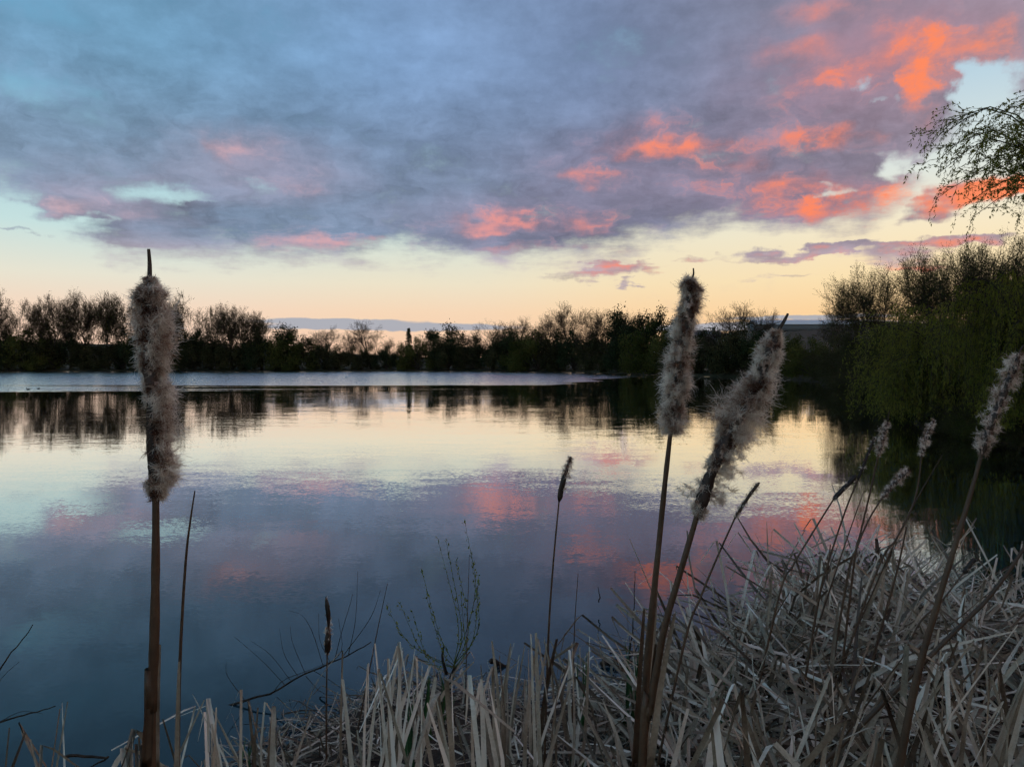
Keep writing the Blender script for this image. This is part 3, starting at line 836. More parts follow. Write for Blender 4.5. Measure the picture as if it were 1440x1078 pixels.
def buildings():
    wall = flat_mat('grey_cladding', (0.16, 0.17, 0.18)); roof = flat_mat('pale_metal_roof', (0.62, 0.66, 0.70), 0.45, 0.4, 0.12, 0.08); slate = flat_mat('dark_slate', (0.07, 0.075, 0.085)); brick = flat_mat('render_wall', (0.34, 0.32, 0.29)); glass = flat_mat('dark_pane', (0.03, 0.035, 0.04), 0.15, 0.5)
    d = 900.0; p = at(1128, 511, d); gz = ground_at(p.x, p.y)
    o = empty('long_shed', (p.x, p.y, gz - 2)); tag(o, 'long low building with a pale roof on the far hillside at the right', 'building')
    Wd = 120
    g1 = Geo(); box(g1, (0, 0, 4), (Wd, 30, 8)); link('wall', g1.mesh('wall', [wall]), o)
    g2 = Geo()
    v = [(-Wd / 2 - 1, -17, 7.9), (Wd / 2 + 1, -17, 7.9), (Wd / 2 + 1, 0, 13.5), (-Wd / 2 - 1, 0, 13.5), (Wd / 2 + 1, 17, 7.9), (-Wd / 2 - 1, 17, 7.9),
         (-Wd / 2 - 1, -17, 7.3), (Wd / 2 + 1, -17, 7.3)]
    g2.add(v, [[0, 1, 2, 3], [3, 2, 4, 5], [6, 7, 1, 0]]); link('roof', g2.mesh('roof', [roof]), o)
    d = 260.0; p = at(990, 511, d); gz = ground_at(p.x, p.y)
    o = empty('house', (p.x, p.y, gz - 0.5), 0.25); tag(o, 'dim slate-roofed house behind the trees between the two fluffy cattails', 'house')
    g1 = Geo(); box(g1, (0, 0, 4.8), (11, 7, 9.6)); link('wall', g1.mesh('wall', [brick]), o)
    g2 = Geo(); g2.add([(-5.9, -3.9, 9.4), (5.9, -3.9, 9.4), (5.9, 0, 12.4), (-5.9, 0, 12.4), (5.9, 3.9, 9.4), (-5.9, 3.9, 9.4)], [[0, 1, 2, 3], [3, 2, 4, 5]])
    rf = link('roof', g2.mesh('roof', [slate]), o)
    g3 = Geo(); box(g3, (3.6, 0, 12.6), (0.9, 0.7, 1.8)); link('chimney', g3.mesh('chimney', [brick]), rf)
    for x in (-3.4, 0.2, 3.4):
        g4 = Geo(); box(g4, (x, -3.55, 7.2), (1.2, 0.12, 1.4)); link('window', g4.mesh('window', [glass]), o)

def bird(px, py, label, s=1.0, flip=1):
    p = on_ground(px, py)
    feathers = flat_mat('dark_feathers', (0.02, 0.02, 0.022), 0.6); bill = flat_mat('pale_bill', (0.55, 0.5, 0.42), 0.5)
    o = empty('water_bird', (p.x, p.y, 0), 0.0 if flip > 0 else math.pi); tag(o, label, 'bird', 'birds far out on the lake')
    g1 = Geo(); pts = [(-0.20, 0, 0.10), (-0.15, 0, 0.075), (-0.05, 0, 0.06), (0.07, 0, 0.055), (0.15, 0, 0.07), (0.175, 0, 0.11), (0.17, 0, 0.17), (0.175, 0, 0.215), (0.20, 0, 0.235), (0.235, 0, 0.23)]
    polytube(g1, np.array(pts) * s, np.array([0.012, 0.045, 0.075, 0.08, 0.062, 0.040, 0.024, 0.026, 0.036, 0.012]) * s, 8)
    link('body', g1.mesh('bird_body', [feathers], True), o)
    g2 = Geo(); polytube(g2, np.array([(0.225, 0, 0.232), (0.275, 0, 0.222)]) * s, [0.013 * s, 0.003 * s], 6)
    link('bill', g2.mesh('bill', [bill]), o)
buildings()
bird(40, 548, 'small dark water bird on the lake, the left of two', 0.6, -1)
bird(54, 547, 'small dark water bird on the lake, the right of two', 0.55, 1)

# ------------------------------------------------------------------ cattails and dead reeds on the near bank
def straw_mat(name, stops, streak=1.0):
    m, t, out = new_mat(name)
    a = t.n('ShaderNodeAttribute', attribute_name='tone')
    geo = t.n('ShaderNodeNewGeometry')
    pos = geo.outputs['Position']
    n1 = t.noise(pos, 9.0, 5, 0.6)
    n2 = t.noise(pos, 160.0, 3, 0.6)
    f = t.m('ADD', a.outputs['Fac'], t.m('MULTIPLY', t.m('SUBTRACT', n1, 0.5), 0.7 * streak))
    f = t.m('MULTIPLY_ADD', t.m('SUBTRACT', n2, 0.5), 0.35 * streak, f)
    c = t.ramp(f, stops)
    bump = t.n('ShaderNodeBump'); bump.inputs['Distance'].default_value = 0.001; bump.inputs['Strength'].default_value = 0.5
    t.put(bump.inputs['Height'], n2)
    df = t.n('ShaderNodeBsdfDiffuse'); t.put(df.inputs[0], c); t.put(df.inputs['Normal'], bump.outputs[0])
    tr = t.n('ShaderNodeBsdfTranslucent'); t.put(tr.inputs[0], c)
    mx = t.n('ShaderNodeMixShader'); mx.inputs[0].default_value = 0.12
    t.t.links.new(df.outputs[0], mx.inputs[1]); t.t.links.new(tr.outputs[0], mx.inputs[2])
    gl = t.n('ShaderNodeBsdfGlossy'); gl.inputs['Roughness'].default_value = 0.45
    mx2 = t.n('ShaderNodeMixShader'); mx2.inputs[0].default_value = 0.035
    t.t.links.new(mx.outputs[0], mx2.inputs[1]); t.t.links.new(gl.outputs[0], mx2.inputs[2])
    t.t.links.new(mx2.outputs[0], out.inputs[0])
    return m
STRAW = straw_mat('dead_reed_straw', [(0.0, (0.050, 0.030, 0.018, 1)), (0.28, (0.125, 0.095, 0.066, 1)), (0.5, (0.27, 0.222, 0.165, 1)), (0.75, (0.48, 0.42, 0.34, 1)), (1.0, (0.70, 0.655, 0.58, 1))])
STALK = straw_mat('brown_stalk', [(0.0, (0.030, 0.015, 0.009, 1)), (0.4, (0.090, 0.052, 0.030, 1)), (0.75, (0.19, 0.135, 0.09, 1)), (1.0, (0.32, 0.26, 0.20, 1))])
GREEN = straw_mat('green_blade', [(0.0, (0.012, 0.040, 0.016, 1)), (0.5, (0.028, 0.085, 0.030, 1)), (1.0, (0.07, 0.13, 0.035, 1))])
CORE = straw_mat('velvet_brown_seed_head', [(0.0, (0.010, 0.006, 0.005, 1)), (0.5, (0.032, 0.017, 0.012, 1)), (1.0, (0.075, 0.040, 0.026, 1))], 0.8)
MATTED = straw_mat('matted_seed_down', [(0.0, (0.045, 0.022, 0.016, 1)), (0.35, (0.15, 0.078, 0.055, 1)), (0.65, (0.36, 0.25, 0.20, 1)), (1.0, (0.58, 0.48, 0.42, 1))], 1.3)
DARKWOOD = bark_mat('wet_dark_wood', (0.014, 0.010, 0.008), (0.055, 0.040, 0.030))

def fluff_mat():
    m, t, out = new_mat('seed_fluff')
    a = t.n('ShaderNodeAttribute', attribute_name='tone')
    c = t.ramp(a.outputs['Fac'], [(0.0, (0.10, 0.045, 0.030, 1)), (0.3, (0.30, 0.18, 0.13, 1)), (0.55, (0.62, 0.50, 0.40, 1)), (0.9, (0.92, 0.86, 0.77, 1))])
    df = t.n('ShaderNodeBsdfDiffuse'); t.put(df.inputs[0], c)
    tr = t.n('ShaderNodeBsdfTranslucent'); t.put(tr.inputs[0], c)
    mx = t.n('ShaderNodeMixShader'); mx.inputs[0].default_value = 0.45
    t.t.links.new(df.outputs[0], mx.inputs[1]); t.t.links.new(tr.outputs[0], mx.inputs[2]); t.t.links.new(mx.outputs[0], out.inputs[0])
    return m
FLUFF = fluff_mat()

def spline(pts, n):
    """smooth curve through points"""
    pts = np.asarray(pts, float)
    if len(pts) == 2:
        q = np.linspace(0, 1, n)[:, None]
        return pts[0] * (1 - q) + pts[1] * q
    ext = np.concatenate([[2 * pts[0] - pts[1]], pts, [2 * pts[-1] - pts[-2]]])
    out = []
    for u in np.linspace(0, len(pts) - 1, n):
        i = min(int(u), len(pts) - 2); f = u - i
        p0, p1, p2, p3 = ext[i], ext[i + 1], ext[i + 2], ext[i + 3]
        out.append(0.5 * ((2 * p1) + (-p0 + p2) * f + (2 * p0 - 5 * p1 + 4 * p2 - p3) * f ** 2 + (-p0 + 3 * p1 - 3 * p2 + p3) * f ** 3))
    return np.array(out)

def blade(geo, pts, width, tone=0.5, twist=0.0, side=None, vdepth=0.25, taper=0.25, cut=True, mi=0, phase=0.0):
    """long flat leaf along a curve, folded a little along its midrib"""
    pts = np.asarray(pts, float); n = len(pts)
    tan = np.gradient(pts, axis=0); tan /= np.maximum(np.linalg.norm(tan, axis=1, keepdims=True), 1e-9)
    s0 = np.array([math.cos(phase), math.sin(phase), 0.0]) if side is None else np.asarray(side, float)
    V = []
    for i in range(n):
        u = i / (n - 1)
        s = s0 - tan[i] * np.dot(s0, tan[i]); s /= max(1e-6, np.linalg.norm(s))
        w = np.cross(tan[i], s)
        a = twist * u
        sd = s * math.cos(a) + w * math.sin(a); nm = np.cross(tan[i], sd)
        wd = width * 0.5 * (1 - (1 - taper) * u ** 1.6)
        if cut and i == n - 1: wd *= 0.75
        V += [pts[i] - sd * wd, pts[i] + nm * wd * vdepth, pts[i] + sd * wd]
    f = []
    for i in range(n - 1):
        a = i * 3
        f += [[a, a + 1, a + 4, a + 3], [a + 1, a + 2, a + 5, a + 4]]
    geo.add(V, f, mi, tone)

def W3(px, py, d):
    return np.array(at(px, py, d))

def stem_points(head_bottom, way, rng):
    """from the head's foot down through way points to the ground"""
    pts = [head_bottom] + way
    last = pts[-1]
    gz = ground_at(last[0], last[1])
    prev = pts[-2] if len(pts) > 1 else last
    dirv = last - prev
    if last[2] > gz + 0.02:
        k = (last[2] - gz + 0.03)
        dz = min(-0.2, dirv[2]) if len(pts) > 1 else -1
        sl = dirv[:2] / abs(dz) if len(pts) > 1 else np.zeros(2)
        sl = np.clip(sl, -0.9, 0.9)
        pts.append(np.array([last[0] + sl[0] * k * 0.8, last[1] + sl[1] * k * 0.8, gz - 0.03]))
    return pts

def rel(o, pts):
    return np.asarray(pts, float) - np.array(o.location)

def cattail(label, d, head, stem, spike, width, fluff, core_tone=0.4, n_tuft=260, fib=55, fl_len=1.0, stem_r=(0.0042, 0.0065), seed=1, dangling=None, core_r=None, sheath=None, group=None, lump=0.25, fine=1.0, core_prof=None):
    """head: photo pixels from the top of the seed head to its foot; width: half-widths in photo pixels
    (left, right) along it; fluff: (t, left, right) coverage 0..1 of loose down along it"""
    rng = np.random.default_rng(seed)
    hp = np.array([W3(x, y, d) for x, y in head])
    wp = [W3(s[0], s[1], s[2] if len(s) > 2 else d) for s in stem]
    sp = stem_points(hp[-1], wp, rng)
    base = sp[-1]
    o = empty('cattail', tuple(base)); tag(o, label, 'cattail', group)
    px = d / F
    # stalk
    g1 = Geo(); c = spline(sp, 26)[::-1]
    polytube(g1, rel(o, c), np.linspace(stem_r[1], stem_r[0], 26) * (1 + 0.05 * rng.normal(0, 1, 26)), 8, tone=0.35)
    link('stem', g1.mesh('cattail_stem', [STALK], True), o)
    # spike
    if spike:
        g2 = Geo(); s0 = hp[0]; s1 = W3(spike[0], spike[1], d)
        q = spline([s0 + (s0 - s1) * 0.15, (s0 + s1) / 2 + rng.normal(0, 0.0008, 3), s1], 7)
        polytube(g2, rel(o, q), np.linspace(0.0026, 0.0015, 7) * (spike[2] if len(spike) > 2 else 1), 6, tone=0.12)
        link('spike', g2.mesh('cattail_spike', [STALK], True), o)
    # seed head core, uneven where seed has blown off
    ax = spline(hp, 60); T = np.linspace(0, 1, 60)
    k = 20; ang = np.linspace(0, 2 * math.pi, k, endpoint=False)
    right = np.array([1.0, 0, 0])
    tan = np.gradient(ax, axis=0); tan /= np.linalg.norm(tan, axis=1, keepdims=True)
    wt = np.array([w[0] for w in width]); wl = np.interp(T, wt, [w[1] for w in width]) * px; wr = np.interp(T, wt, [w[2] for w in width]) * px
    cr = (core_r or 0.0085)
    cp = np.interp(T, [q[0] for q in core_prof], [q[1] for q in core_prof]) if core_prof else np.ones(60)
    env = np.minimum(1.0, np.minimum(T * 9 + 0.45, (1 - T) * 9 + 0.5))
    V = []; tone_v = []; COV = []
    ft = [f[0] for f in fluff]; flc = np.interp(T, ft, [f[1] for f in fluff]); frc = np.interp(T, ft, [f[2] for f in fluff])
    ph1, ph2 = rng.uniform(0, 6.28, 2)
    for i in range(60):
        s = right - tan[i] * np.dot(right, tan[i]); s /= np.linalg.norm(s); fr_ = np.cross(tan[i], s)
        cov_s = [flc[i] if math.cos(a) < 0.45 else frc[i] for a in ang]
        for a, cv in zip(ang, cov_s):
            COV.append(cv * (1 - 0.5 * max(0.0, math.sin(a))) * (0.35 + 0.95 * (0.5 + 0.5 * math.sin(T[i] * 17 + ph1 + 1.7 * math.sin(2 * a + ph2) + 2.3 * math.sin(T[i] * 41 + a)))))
            bump = 1 + lump * (math.sin(T[i] * 23 + ph1 + 2 * math.sin(a + ph2)) * 0.5 + rng.normal(0, 0.22)) * (0.3 + cv)
            r = cr * env[i] * bump * cp[i]
            V.append(ax[i] + r * (math.cos(a) * s + math.sin(a) * fr_))
            tone_v.append(np.clip(core_tone + 0.35 * cv + rng.normal(0, 0.12), 0, 1))
    i, j = np.meshgrid(np.arange(59), np.arange(k), indexing='ij')
    f = np.stack([i * k + j, i * k + (j + 1) % k, (i + 1) * k + (j + 1) % k, (i + 1) * k + j], -1).reshape(-1, 4)
    g3 = Geo(); g3.add(rel(o, V), f, 0, tone_v)
    cov_f = np.array(COV)[f[:, 0]]
    for e in (0, 59):
        ring = np.array(V[e * k:(e + 1) * k]); c_ = np.arange(0, k, 2)
        g3.add(rel(o, np.concatenate([ring, [ax[e]]])), np.stack([c_, (c_ + 1) % k, (c_ + 2) % k, np.full(len(c_), k)], -1), 0, core_tone)
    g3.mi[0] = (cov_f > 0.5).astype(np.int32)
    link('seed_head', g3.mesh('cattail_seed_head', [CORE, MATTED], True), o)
    # loose down: tufts of fine fibres
    P0, DIR, LEN, TON = [], [], [], []
    tries = 0
    while len(P0) < n_tuft and tries < n_tuft * 12:
        tries += 1
        t = rng.random(); a = rng.uniform(0, 2 * math.pi); x = math.cos(a)
        cl, crr = np.interp(t, ft, [q[1] for q in fluff]), np.interp(t, ft, [q[2] for q in fluff])
        bl = min(1.0, max(0.0, (x - 0.2) / 0.55)); cv = cl * (1 - bl) + crr * bl
        worn = 0.5 + 0.5 * math.sin(t * 17 + ph1 + 1.7 * math.sin(2 * a + ph2) + 2.3 * math.sin(t * 41 + a))
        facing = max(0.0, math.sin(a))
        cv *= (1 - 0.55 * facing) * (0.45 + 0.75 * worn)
        if rng.random() > cv: continue
        i = min(59, int(t * 59.99))
        s = right - tan[i] * np.dot(right, tan[i]); s /= np.linalg.norm(s); fr_ = np.cross(tan[i], s)
        radial = x * s + math.sin(a) * fr_
        ext = (wl[i] if x < 0 else wr[i]); ext = ext * abs(x) + (wl[i] + wr[i]) / 2 * (1 - abs(x)) * 0.9
        L = max(0.003, (ext - cr * 0.6)) * rng.uniform(0.45, 1.2) * (0.7 + 0.45 * worn) * (1 - 0.25 * facing) * fl_len
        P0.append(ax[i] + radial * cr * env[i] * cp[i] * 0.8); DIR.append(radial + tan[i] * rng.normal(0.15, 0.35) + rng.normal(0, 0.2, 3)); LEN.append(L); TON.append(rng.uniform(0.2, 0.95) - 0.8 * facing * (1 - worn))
    if dangling:
        for (x0, y0, x1, y1, sprd, n) in dangling:
            a0, a1 = W3(x0, y0, d), W3(x1, y1, d)
            for q in rng.random(n):
                P0.append(a0 + (a1 - a0) * q + rng.normal(0, sprd, 3) * px); DIR.append((a1 - a0) / np.linalg.norm(a1 - a0) * 0.6 + rng.normal(0, 0.6, 3)); LEN.append(rng.uniform(0.006, 0.012)); TON.append(rng.uniform(0.4, 1.0))
    P0 = np.repeat(np.array(P0), fib, 0); DIR = np.repeat(np.array(DIR), fib, 0); LEN = np.repeat(np.array(LEN), fib); TON = np.repeat(np.array(TON), fib)
    n = len(P0)
    DIR = DIR / np.linalg.norm(DIR, axis=1, keepdims=True)
    ball = rng.random(n) < 0.78                      # cottony lumps; the rest stand out as loose hairs
    P0 = np.where(ball[:, None], P0 + DIR * (LEN * rng.uniform(0.25, 0.85, n))[:, None], P0)
    DIR = DIR * np.where(ball, 0.35, 1.0)[:, None] + rng.normal(0, 0.6, (n, 3))
    DIR /= np.linalg.norm(DIR, axis=1, keepdims=True)
    LEN = np.where(ball, 0.0026 * fine ** 0.7 + LEN * 0.26, LEN * rng.uniform(0.3, 0.85, n))
    b1 = rng.normal(0, 0.7, (n, 3)); b2 = b1 + rng.normal(0, 0.9, (n, 3)) + np.array([0, 0, -0.15])
    L3 = (LEN / 3)[:, None]
    m0 = P0 + rng.normal(0, 0.0012, (n, 3)); m1 = m0 + DIR * L3; m2 = m1 + (DIR + b1) * L3; m3 = m2 + (DIR + b2) * L3
    sd = np.cross(DIR, rng.normal(0, 1, (n, 3))); sd /= np.linalg.norm(sd, axis=1, keepdims=True)
    wdt = (0.00019 * fine) * rng.uniform(0.7, 1.3, n)[:, None]
    V = np.stack([m0 - sd * wdt, m0 + sd * wdt, m1 + sd * wdt, m1 - sd * wdt, m2 + sd * wdt * 0.8, m2 - sd * wdt * 0.8, m3 + sd * wdt * 0.35, m3 - sd * wdt * 0.35], 1).reshape(-1, 3)
    b_ = (np.arange(n) * 8)[:, None]
    f = np.concatenate([b_ + np.array([[0, 1, 2, 3]]), b_ + np.array([[3, 2, 4, 5]]), b_ + np.array([[5, 4, 6, 7]])], 0)
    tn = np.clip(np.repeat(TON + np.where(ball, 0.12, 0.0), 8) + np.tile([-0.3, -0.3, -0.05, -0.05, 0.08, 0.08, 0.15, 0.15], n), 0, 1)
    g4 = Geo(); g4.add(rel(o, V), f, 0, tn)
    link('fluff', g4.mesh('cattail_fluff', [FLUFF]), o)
    # old leaf sheaths hugging the stalk
    for (pts, wd, tn) in (sheath or []):
        s_ = [W3(*p) for p in pts]; s_.insert(0, np.array([s_[0][0], s_[0][1], ground_at(s_[0][0], s_[0][1]) - 0.02]))
        g5 = Geo(); q = spline(s_, 12)
        blade(g5, rel(o, q), wd, tn, 0.35, (1, 0, 0), 0.6, 0.4)
        link('leaf_sheath', g5.mesh('leaf_sheath', [STRAW if tn > 0.4 else STALK], True), o)
    return o

def px_profile(ax, rows):
    """silhouette rows (y, x_left, x_right) -> (t, left, right) half-widths about the axis"""
    ys = [p[1] for p in ax]; out = []
    for y, l, r in rows:
        x = np.interp(y, ys, [p[0] for p in ax])
        out.append(((y - ys[0]) / (ys[-1] - ys[0]), max(2.0, x - l), max(2.0, r - x)))
    return out

def cattails():
    ax = [(210, 393), (211, 430), (213, 500), (216, 560), (218, 640), (219, 700)]
    rows = [(393, 203, 219), (402, 199, 222), (412, 197, 222), (428, 184, 232), (450, 183, 240), (475, 184, 246), (500, 189, 246), (520, 195, 240), (540, 201, 238), (560, 206, 246), (580, 207, 255), (600, 207, 259),
            (620, 207, 259), (640, 206, 256), (660, 204, 252), (680, 206, 244), (700, 211, 235)]
    cattail('large fluffy cattail standing alone at the left, nearest of all', 0.75, ax, [(219, 780), (217, 900), (213, 1000), (211, 1078)], (209, 350), px_profile(ax, rows),
            [(0, 1, 1), (0.12, 1, 1), (0.2, .75, .85), (0.45, 1, 1), (0.58, .9, 1), (0.61, .04, 1), (0.87, .03, 1), (0.92, .6, .9), (1, .7, .7)], 0.30, 620, 62, 0.88, (0.0032, 0.0062), 21,
            sheath=[([(207, 1190, 0.75), (206, 1078, 0.745), (210, 1000, 0.745), (214, 945, 0.748)], 0.013, 0.25), ([(222, 1200, 0.76), (221, 1078, 0.757), (222, 980, 0.757), (225, 906, 0.757)], 0.006, 0.55)], core_r=0.0070, lump=0.45)
    ax = [(972, 393), (969, 430), (959, 480), (953, 530), (948, 570), (943, 607)]
    rows = [(393, 960, 984), (402, 956, 989), (420, 957, 986), (450, 949, 981), (480, 943, 976), (500, 935, 973), (520, 931, 976), (540, 930, 971), (560, 929, 963), (580, 926, 967), (595, 923, 964), (607, 930, 955)]
    cattail('upright fluffy cattail, taller of the leaning pair right of centre', 1.0, ax, [(935, 680), (925, 780), (913, 900), (905, 1000), (898, 1078)], (975, 377, 0.6), px_profile(ax, rows),
            [(0, 1, 1), (0.3, .9, .95), (0.6, 1, 1), (0.9, 1, 1), (1, 1, 1)], 0.4, 600, 58, 1.0, (0.0030, 0.0060), 22,
            sheath=[([(888, 1180, 1.0), (893, 1078, 0.99), (899, 960, 0.985), (906, 855, 0.99)], 0.011, 0.3), ([(905, 1180, 1.02), (908, 1078, 1.01), (917, 950, 1.01), (924, 815, 1.01)], 0.009, 0.55)], core_r=0.0066, lump=0.45)
    ax = [(1092, 466), (1081, 500), (1065, 540), (1042, 580), (1018, 625), (998, 672), (981, 722)]
    rows = [(466, 1085, 1097), (480, 1075, 1099), (500, 1062, 1099), (520, 1055, 1094), (540, 1043, 1090), (560, 1030, 1084), (580, 1008, 1076), (592, 990, 1070), (605, 990, 1064), (620, 1000, 1062), (635, 1001, 1060), (650, 1000, 1028), (672, 981, 1020), (690, 971, 1018), (705, 969, 1008), (722, 974, 996)]
    cattail('leaning fluffy cattail with ragged tufts, right of the upright one', 0.95, ax, [(958, 800), (935, 880), (922, 950), (912, 1010), (903, 1078)], (1108, 441), px_profile(ax, rows),
            [(0, .8, .9), (0.15, .9, 1), (0.3, .8, 1), (0.45, 1, 1), (0.6, .8, .9), (0.72, .9, .6), (0.8, .35, .35), (0.9, .3, .3), (1, .9, .8)], 0.3, 560, 58, 1.0, (0.0034, 0.0060), 23,
            dangling=[(1020, 640, 1028, 665, 3.5, 14), (1026, 660, 1014, 705, 3.0, 16), (1005, 650, 1040, 640, 5, 10), (972, 700, 966, 690, 4, 6)],
            sheath=[([(905, 1180, .97), (915, 1078, 0.945), (930, 960, 0.94), (949, 862, 0.945)], 0.013, 0.42), ([(893, 1180, .96), (902, 1078, 0.955), (914, 985, 0.955), (922, 905, 0.955)], 0.010, 0.2)], core_r=0.0072, lump=0.5)
    # smaller ones further out
    S = lambda ax, w, *a, **k: cattail(k.pop('label'), k.pop('d'), ax, k.pop('stem'), k.pop('spike', None), [(0, w * .7, w * .7), (.3, w, w), (.7, w, w), (1, w * .6, w * .6)], k.pop('fluff'), stem_r=k.pop('stem_r', (0.0028, 0.0045)), n_tuft=k.pop('n', 90), fib=26, fine=1.7, core_r=k.pop('core_r', 0.0075), **k)
    full = [(0, .9, .9), (.5, .9, .9), (1, .9, .9)]
    S([(803, 642), (797, 660), (791, 680), (786, 706)], 9, label='small cattail with dark foot and pale top in the middle of the water', d=2.7, core_prof=[(0, .6), (.15, .5), (.45, .6), (.55, 1), (.9, 1), (1, .5)], stem=[(779, 780), (773, 860), (770, 930)], fluff=[(0, .5, .5), (.15, 1, 1), (.45, .9, .9), (.55, .05, .2), (1, 0, 0)], core_tone=0.2, seed=31, core_r=0.0095)
    S([(1068, 678), (1056, 693), (1045, 710), (1034, 727)], 5, label='thin stripped cattail leaning right below the ragged leaning cattail', d=2.5, stem=[(1010, 780), (985, 840), (962, 905)], fluff=[(0, .3, .3), (.5, .25, .25), (.9, .8, .8), (1, .9, .9)], core_tone=0.55, seed=32, core_r=0.0052, n=60)
    S([(1433, 497), (1420, 530), (1404, 570), (1390, 605), (1380, 638)], 17, label='fluffy cattail leaning in at the right edge on a long stalk', d=1.9, stem=[(1366, 690), (1345, 760), (1318, 850), (1290, 950), (1265, 1078)], spike=(1440, 485), fluff=full, core_tone=0.3, seed=33, n=170, core_r=0.0085, stem_r=(0.0042, 0.011))
    S([(1248, 594), (1243, 610), (1239, 625), (1235, 640)], 8, label='small fluffy cattail upright in front of the green willow', d=2.9, stem=[(1224, 690), (1210, 750), (1200, 800)], spike=(1250, 578), fluff=full, core_tone=0.5, seed=34)
    S([(1314, 590), (1306, 605), (1300, 622), (1296, 640)], 7, label='small pale cattail curling right in front of the willow', d=2.9, stem=[(1287, 700), (1262, 755), (1230, 810)], fluff=full, core_tone=0.6, seed=35, core_r=0.0055)
    S([(1278, 660), (1265, 672), (1252, 686), (1241, 699)], 8, label='short fluffy cattail slanting right over the reed bank', d=2.8, stem=[(1222, 730), (1205, 770), (1190, 820)], fluff=full, core_tone=0.4, seed=36)
    S([(1204, 668), (1194, 679), (1183, 690), (1172, 702)], 5, label='slim dark cattail slanting right over the pale water', d=2.9, stem=[(1145, 745), (1115, 795), (1095, 840)], fluff=[(0, .1, .1), (.9, .1, .1), (1, .7, .7)], core_tone=0.25, seed=37, core_r=0.0085, n=30)
    S([(1230, 615), (1222, 635), (1214, 655), (1206, 675)], 3.5, label='very thin bare cattail between the dark and the fluffy small ones', d=2.9, stem=[(1188, 720), (1165, 790), (1150, 850)], fluff=[(0, .6, .6), (.3, .1, .1), (1, .1, .1)], core_tone=0.25, seed=38, core_r=0.005, n=25)
    S([(458, 838), (461, 858), (462, 880), (461, 900), (460, 920)], 7, label='small two-lobed cattail low at left centre before the dead branch', d=3.0, stem=[(459, 990), (459, 1078)], fluff=[(0, .05, .05), (.4, .1, .1), (.55, .9, .9), (.65, .5, .5), (.8, .2, .2), (1, .3, .3)], core_tone=0.2, seed=39, core_r=0.012, n=60, core_prof=[(0, .15), (.15, .7), (.3, .8), (.45, .45), (.55, .4), (.66, .8), (.82, 1.1), (.95, .8), (1, .4)])
    S([(1371, 785), (1364, 794), (1355, 805)], 5, label='stubby dark cattail head lying over the right reed mat', d=3.0, stem=[(1320, 850), (1285, 890)], fluff=[(0, .1, .1), (1, .1, .1)], core_tone=0.2, seed=40, core_r=0.009, n=14)

def one_reed(name, label, pts, r0, r1, mat=None, category='reed'):
    g = Geo(); q = [W3(*p) for p in pts]
    gz = ground_at(q[0][0], q[0][1])
    if q[0][2] > gz:
        dv = q[0] - q[1]; dv = dv / max(0.05, abs(dv[2])); k = q[0][2] - gz + 0.02
        q.insert(0, np.array([q[0][0] + np.clip(dv[0], -1.2, 1.2) * k, q[0][1] + np.clip(dv[1], -1.2, 1.2) * k, gz - 0.02]))
    o = empty(name, tuple(q[0])); tag(o, label, category)
    c = spline(q, 16)
    polytube(g, rel(o, c), np.linspace(r0, r1, 16), 6, tone=0.3)
    link('stalk', g.mesh('stalk', [mat or STALK], True), o)
    return o, c

def rand_blade(rng, base, tip, width, geo, tone, fold=None, bow=0.06, n=7):
    """blade from base to tip with a sag and sometimes a snapped, folded top"""
    L = np.linalg.norm(tip - base)
    mid = (base + tip) / 2 + rng.normal(0, bow, 3) * L
    pts = spline([base, mid, tip], n)
    if fold is None: fold = rng.random() < 0.42
    if fold:
        k = rng.uniform(0.12, 0.35) * L
        dv = rng.normal(0, 0.6, 3); dv[2] = -abs(dv[2]) - 0.5; dv /= np.linalg.norm(dv)
        kink = pts[-1] + (pts[-1] - pts[-2]) * 0.05
        pts = np.concatenate([pts, [kink + dv * k * 0.15, kink + dv * k]])
    blade(geo, pts, width, tone, rng.normal(0, 0.7), None, rng.uniform(0.15, 0.6), rng.uniform(0.08, 0.65), phase=rng.uniform(-0.7, 0.7))

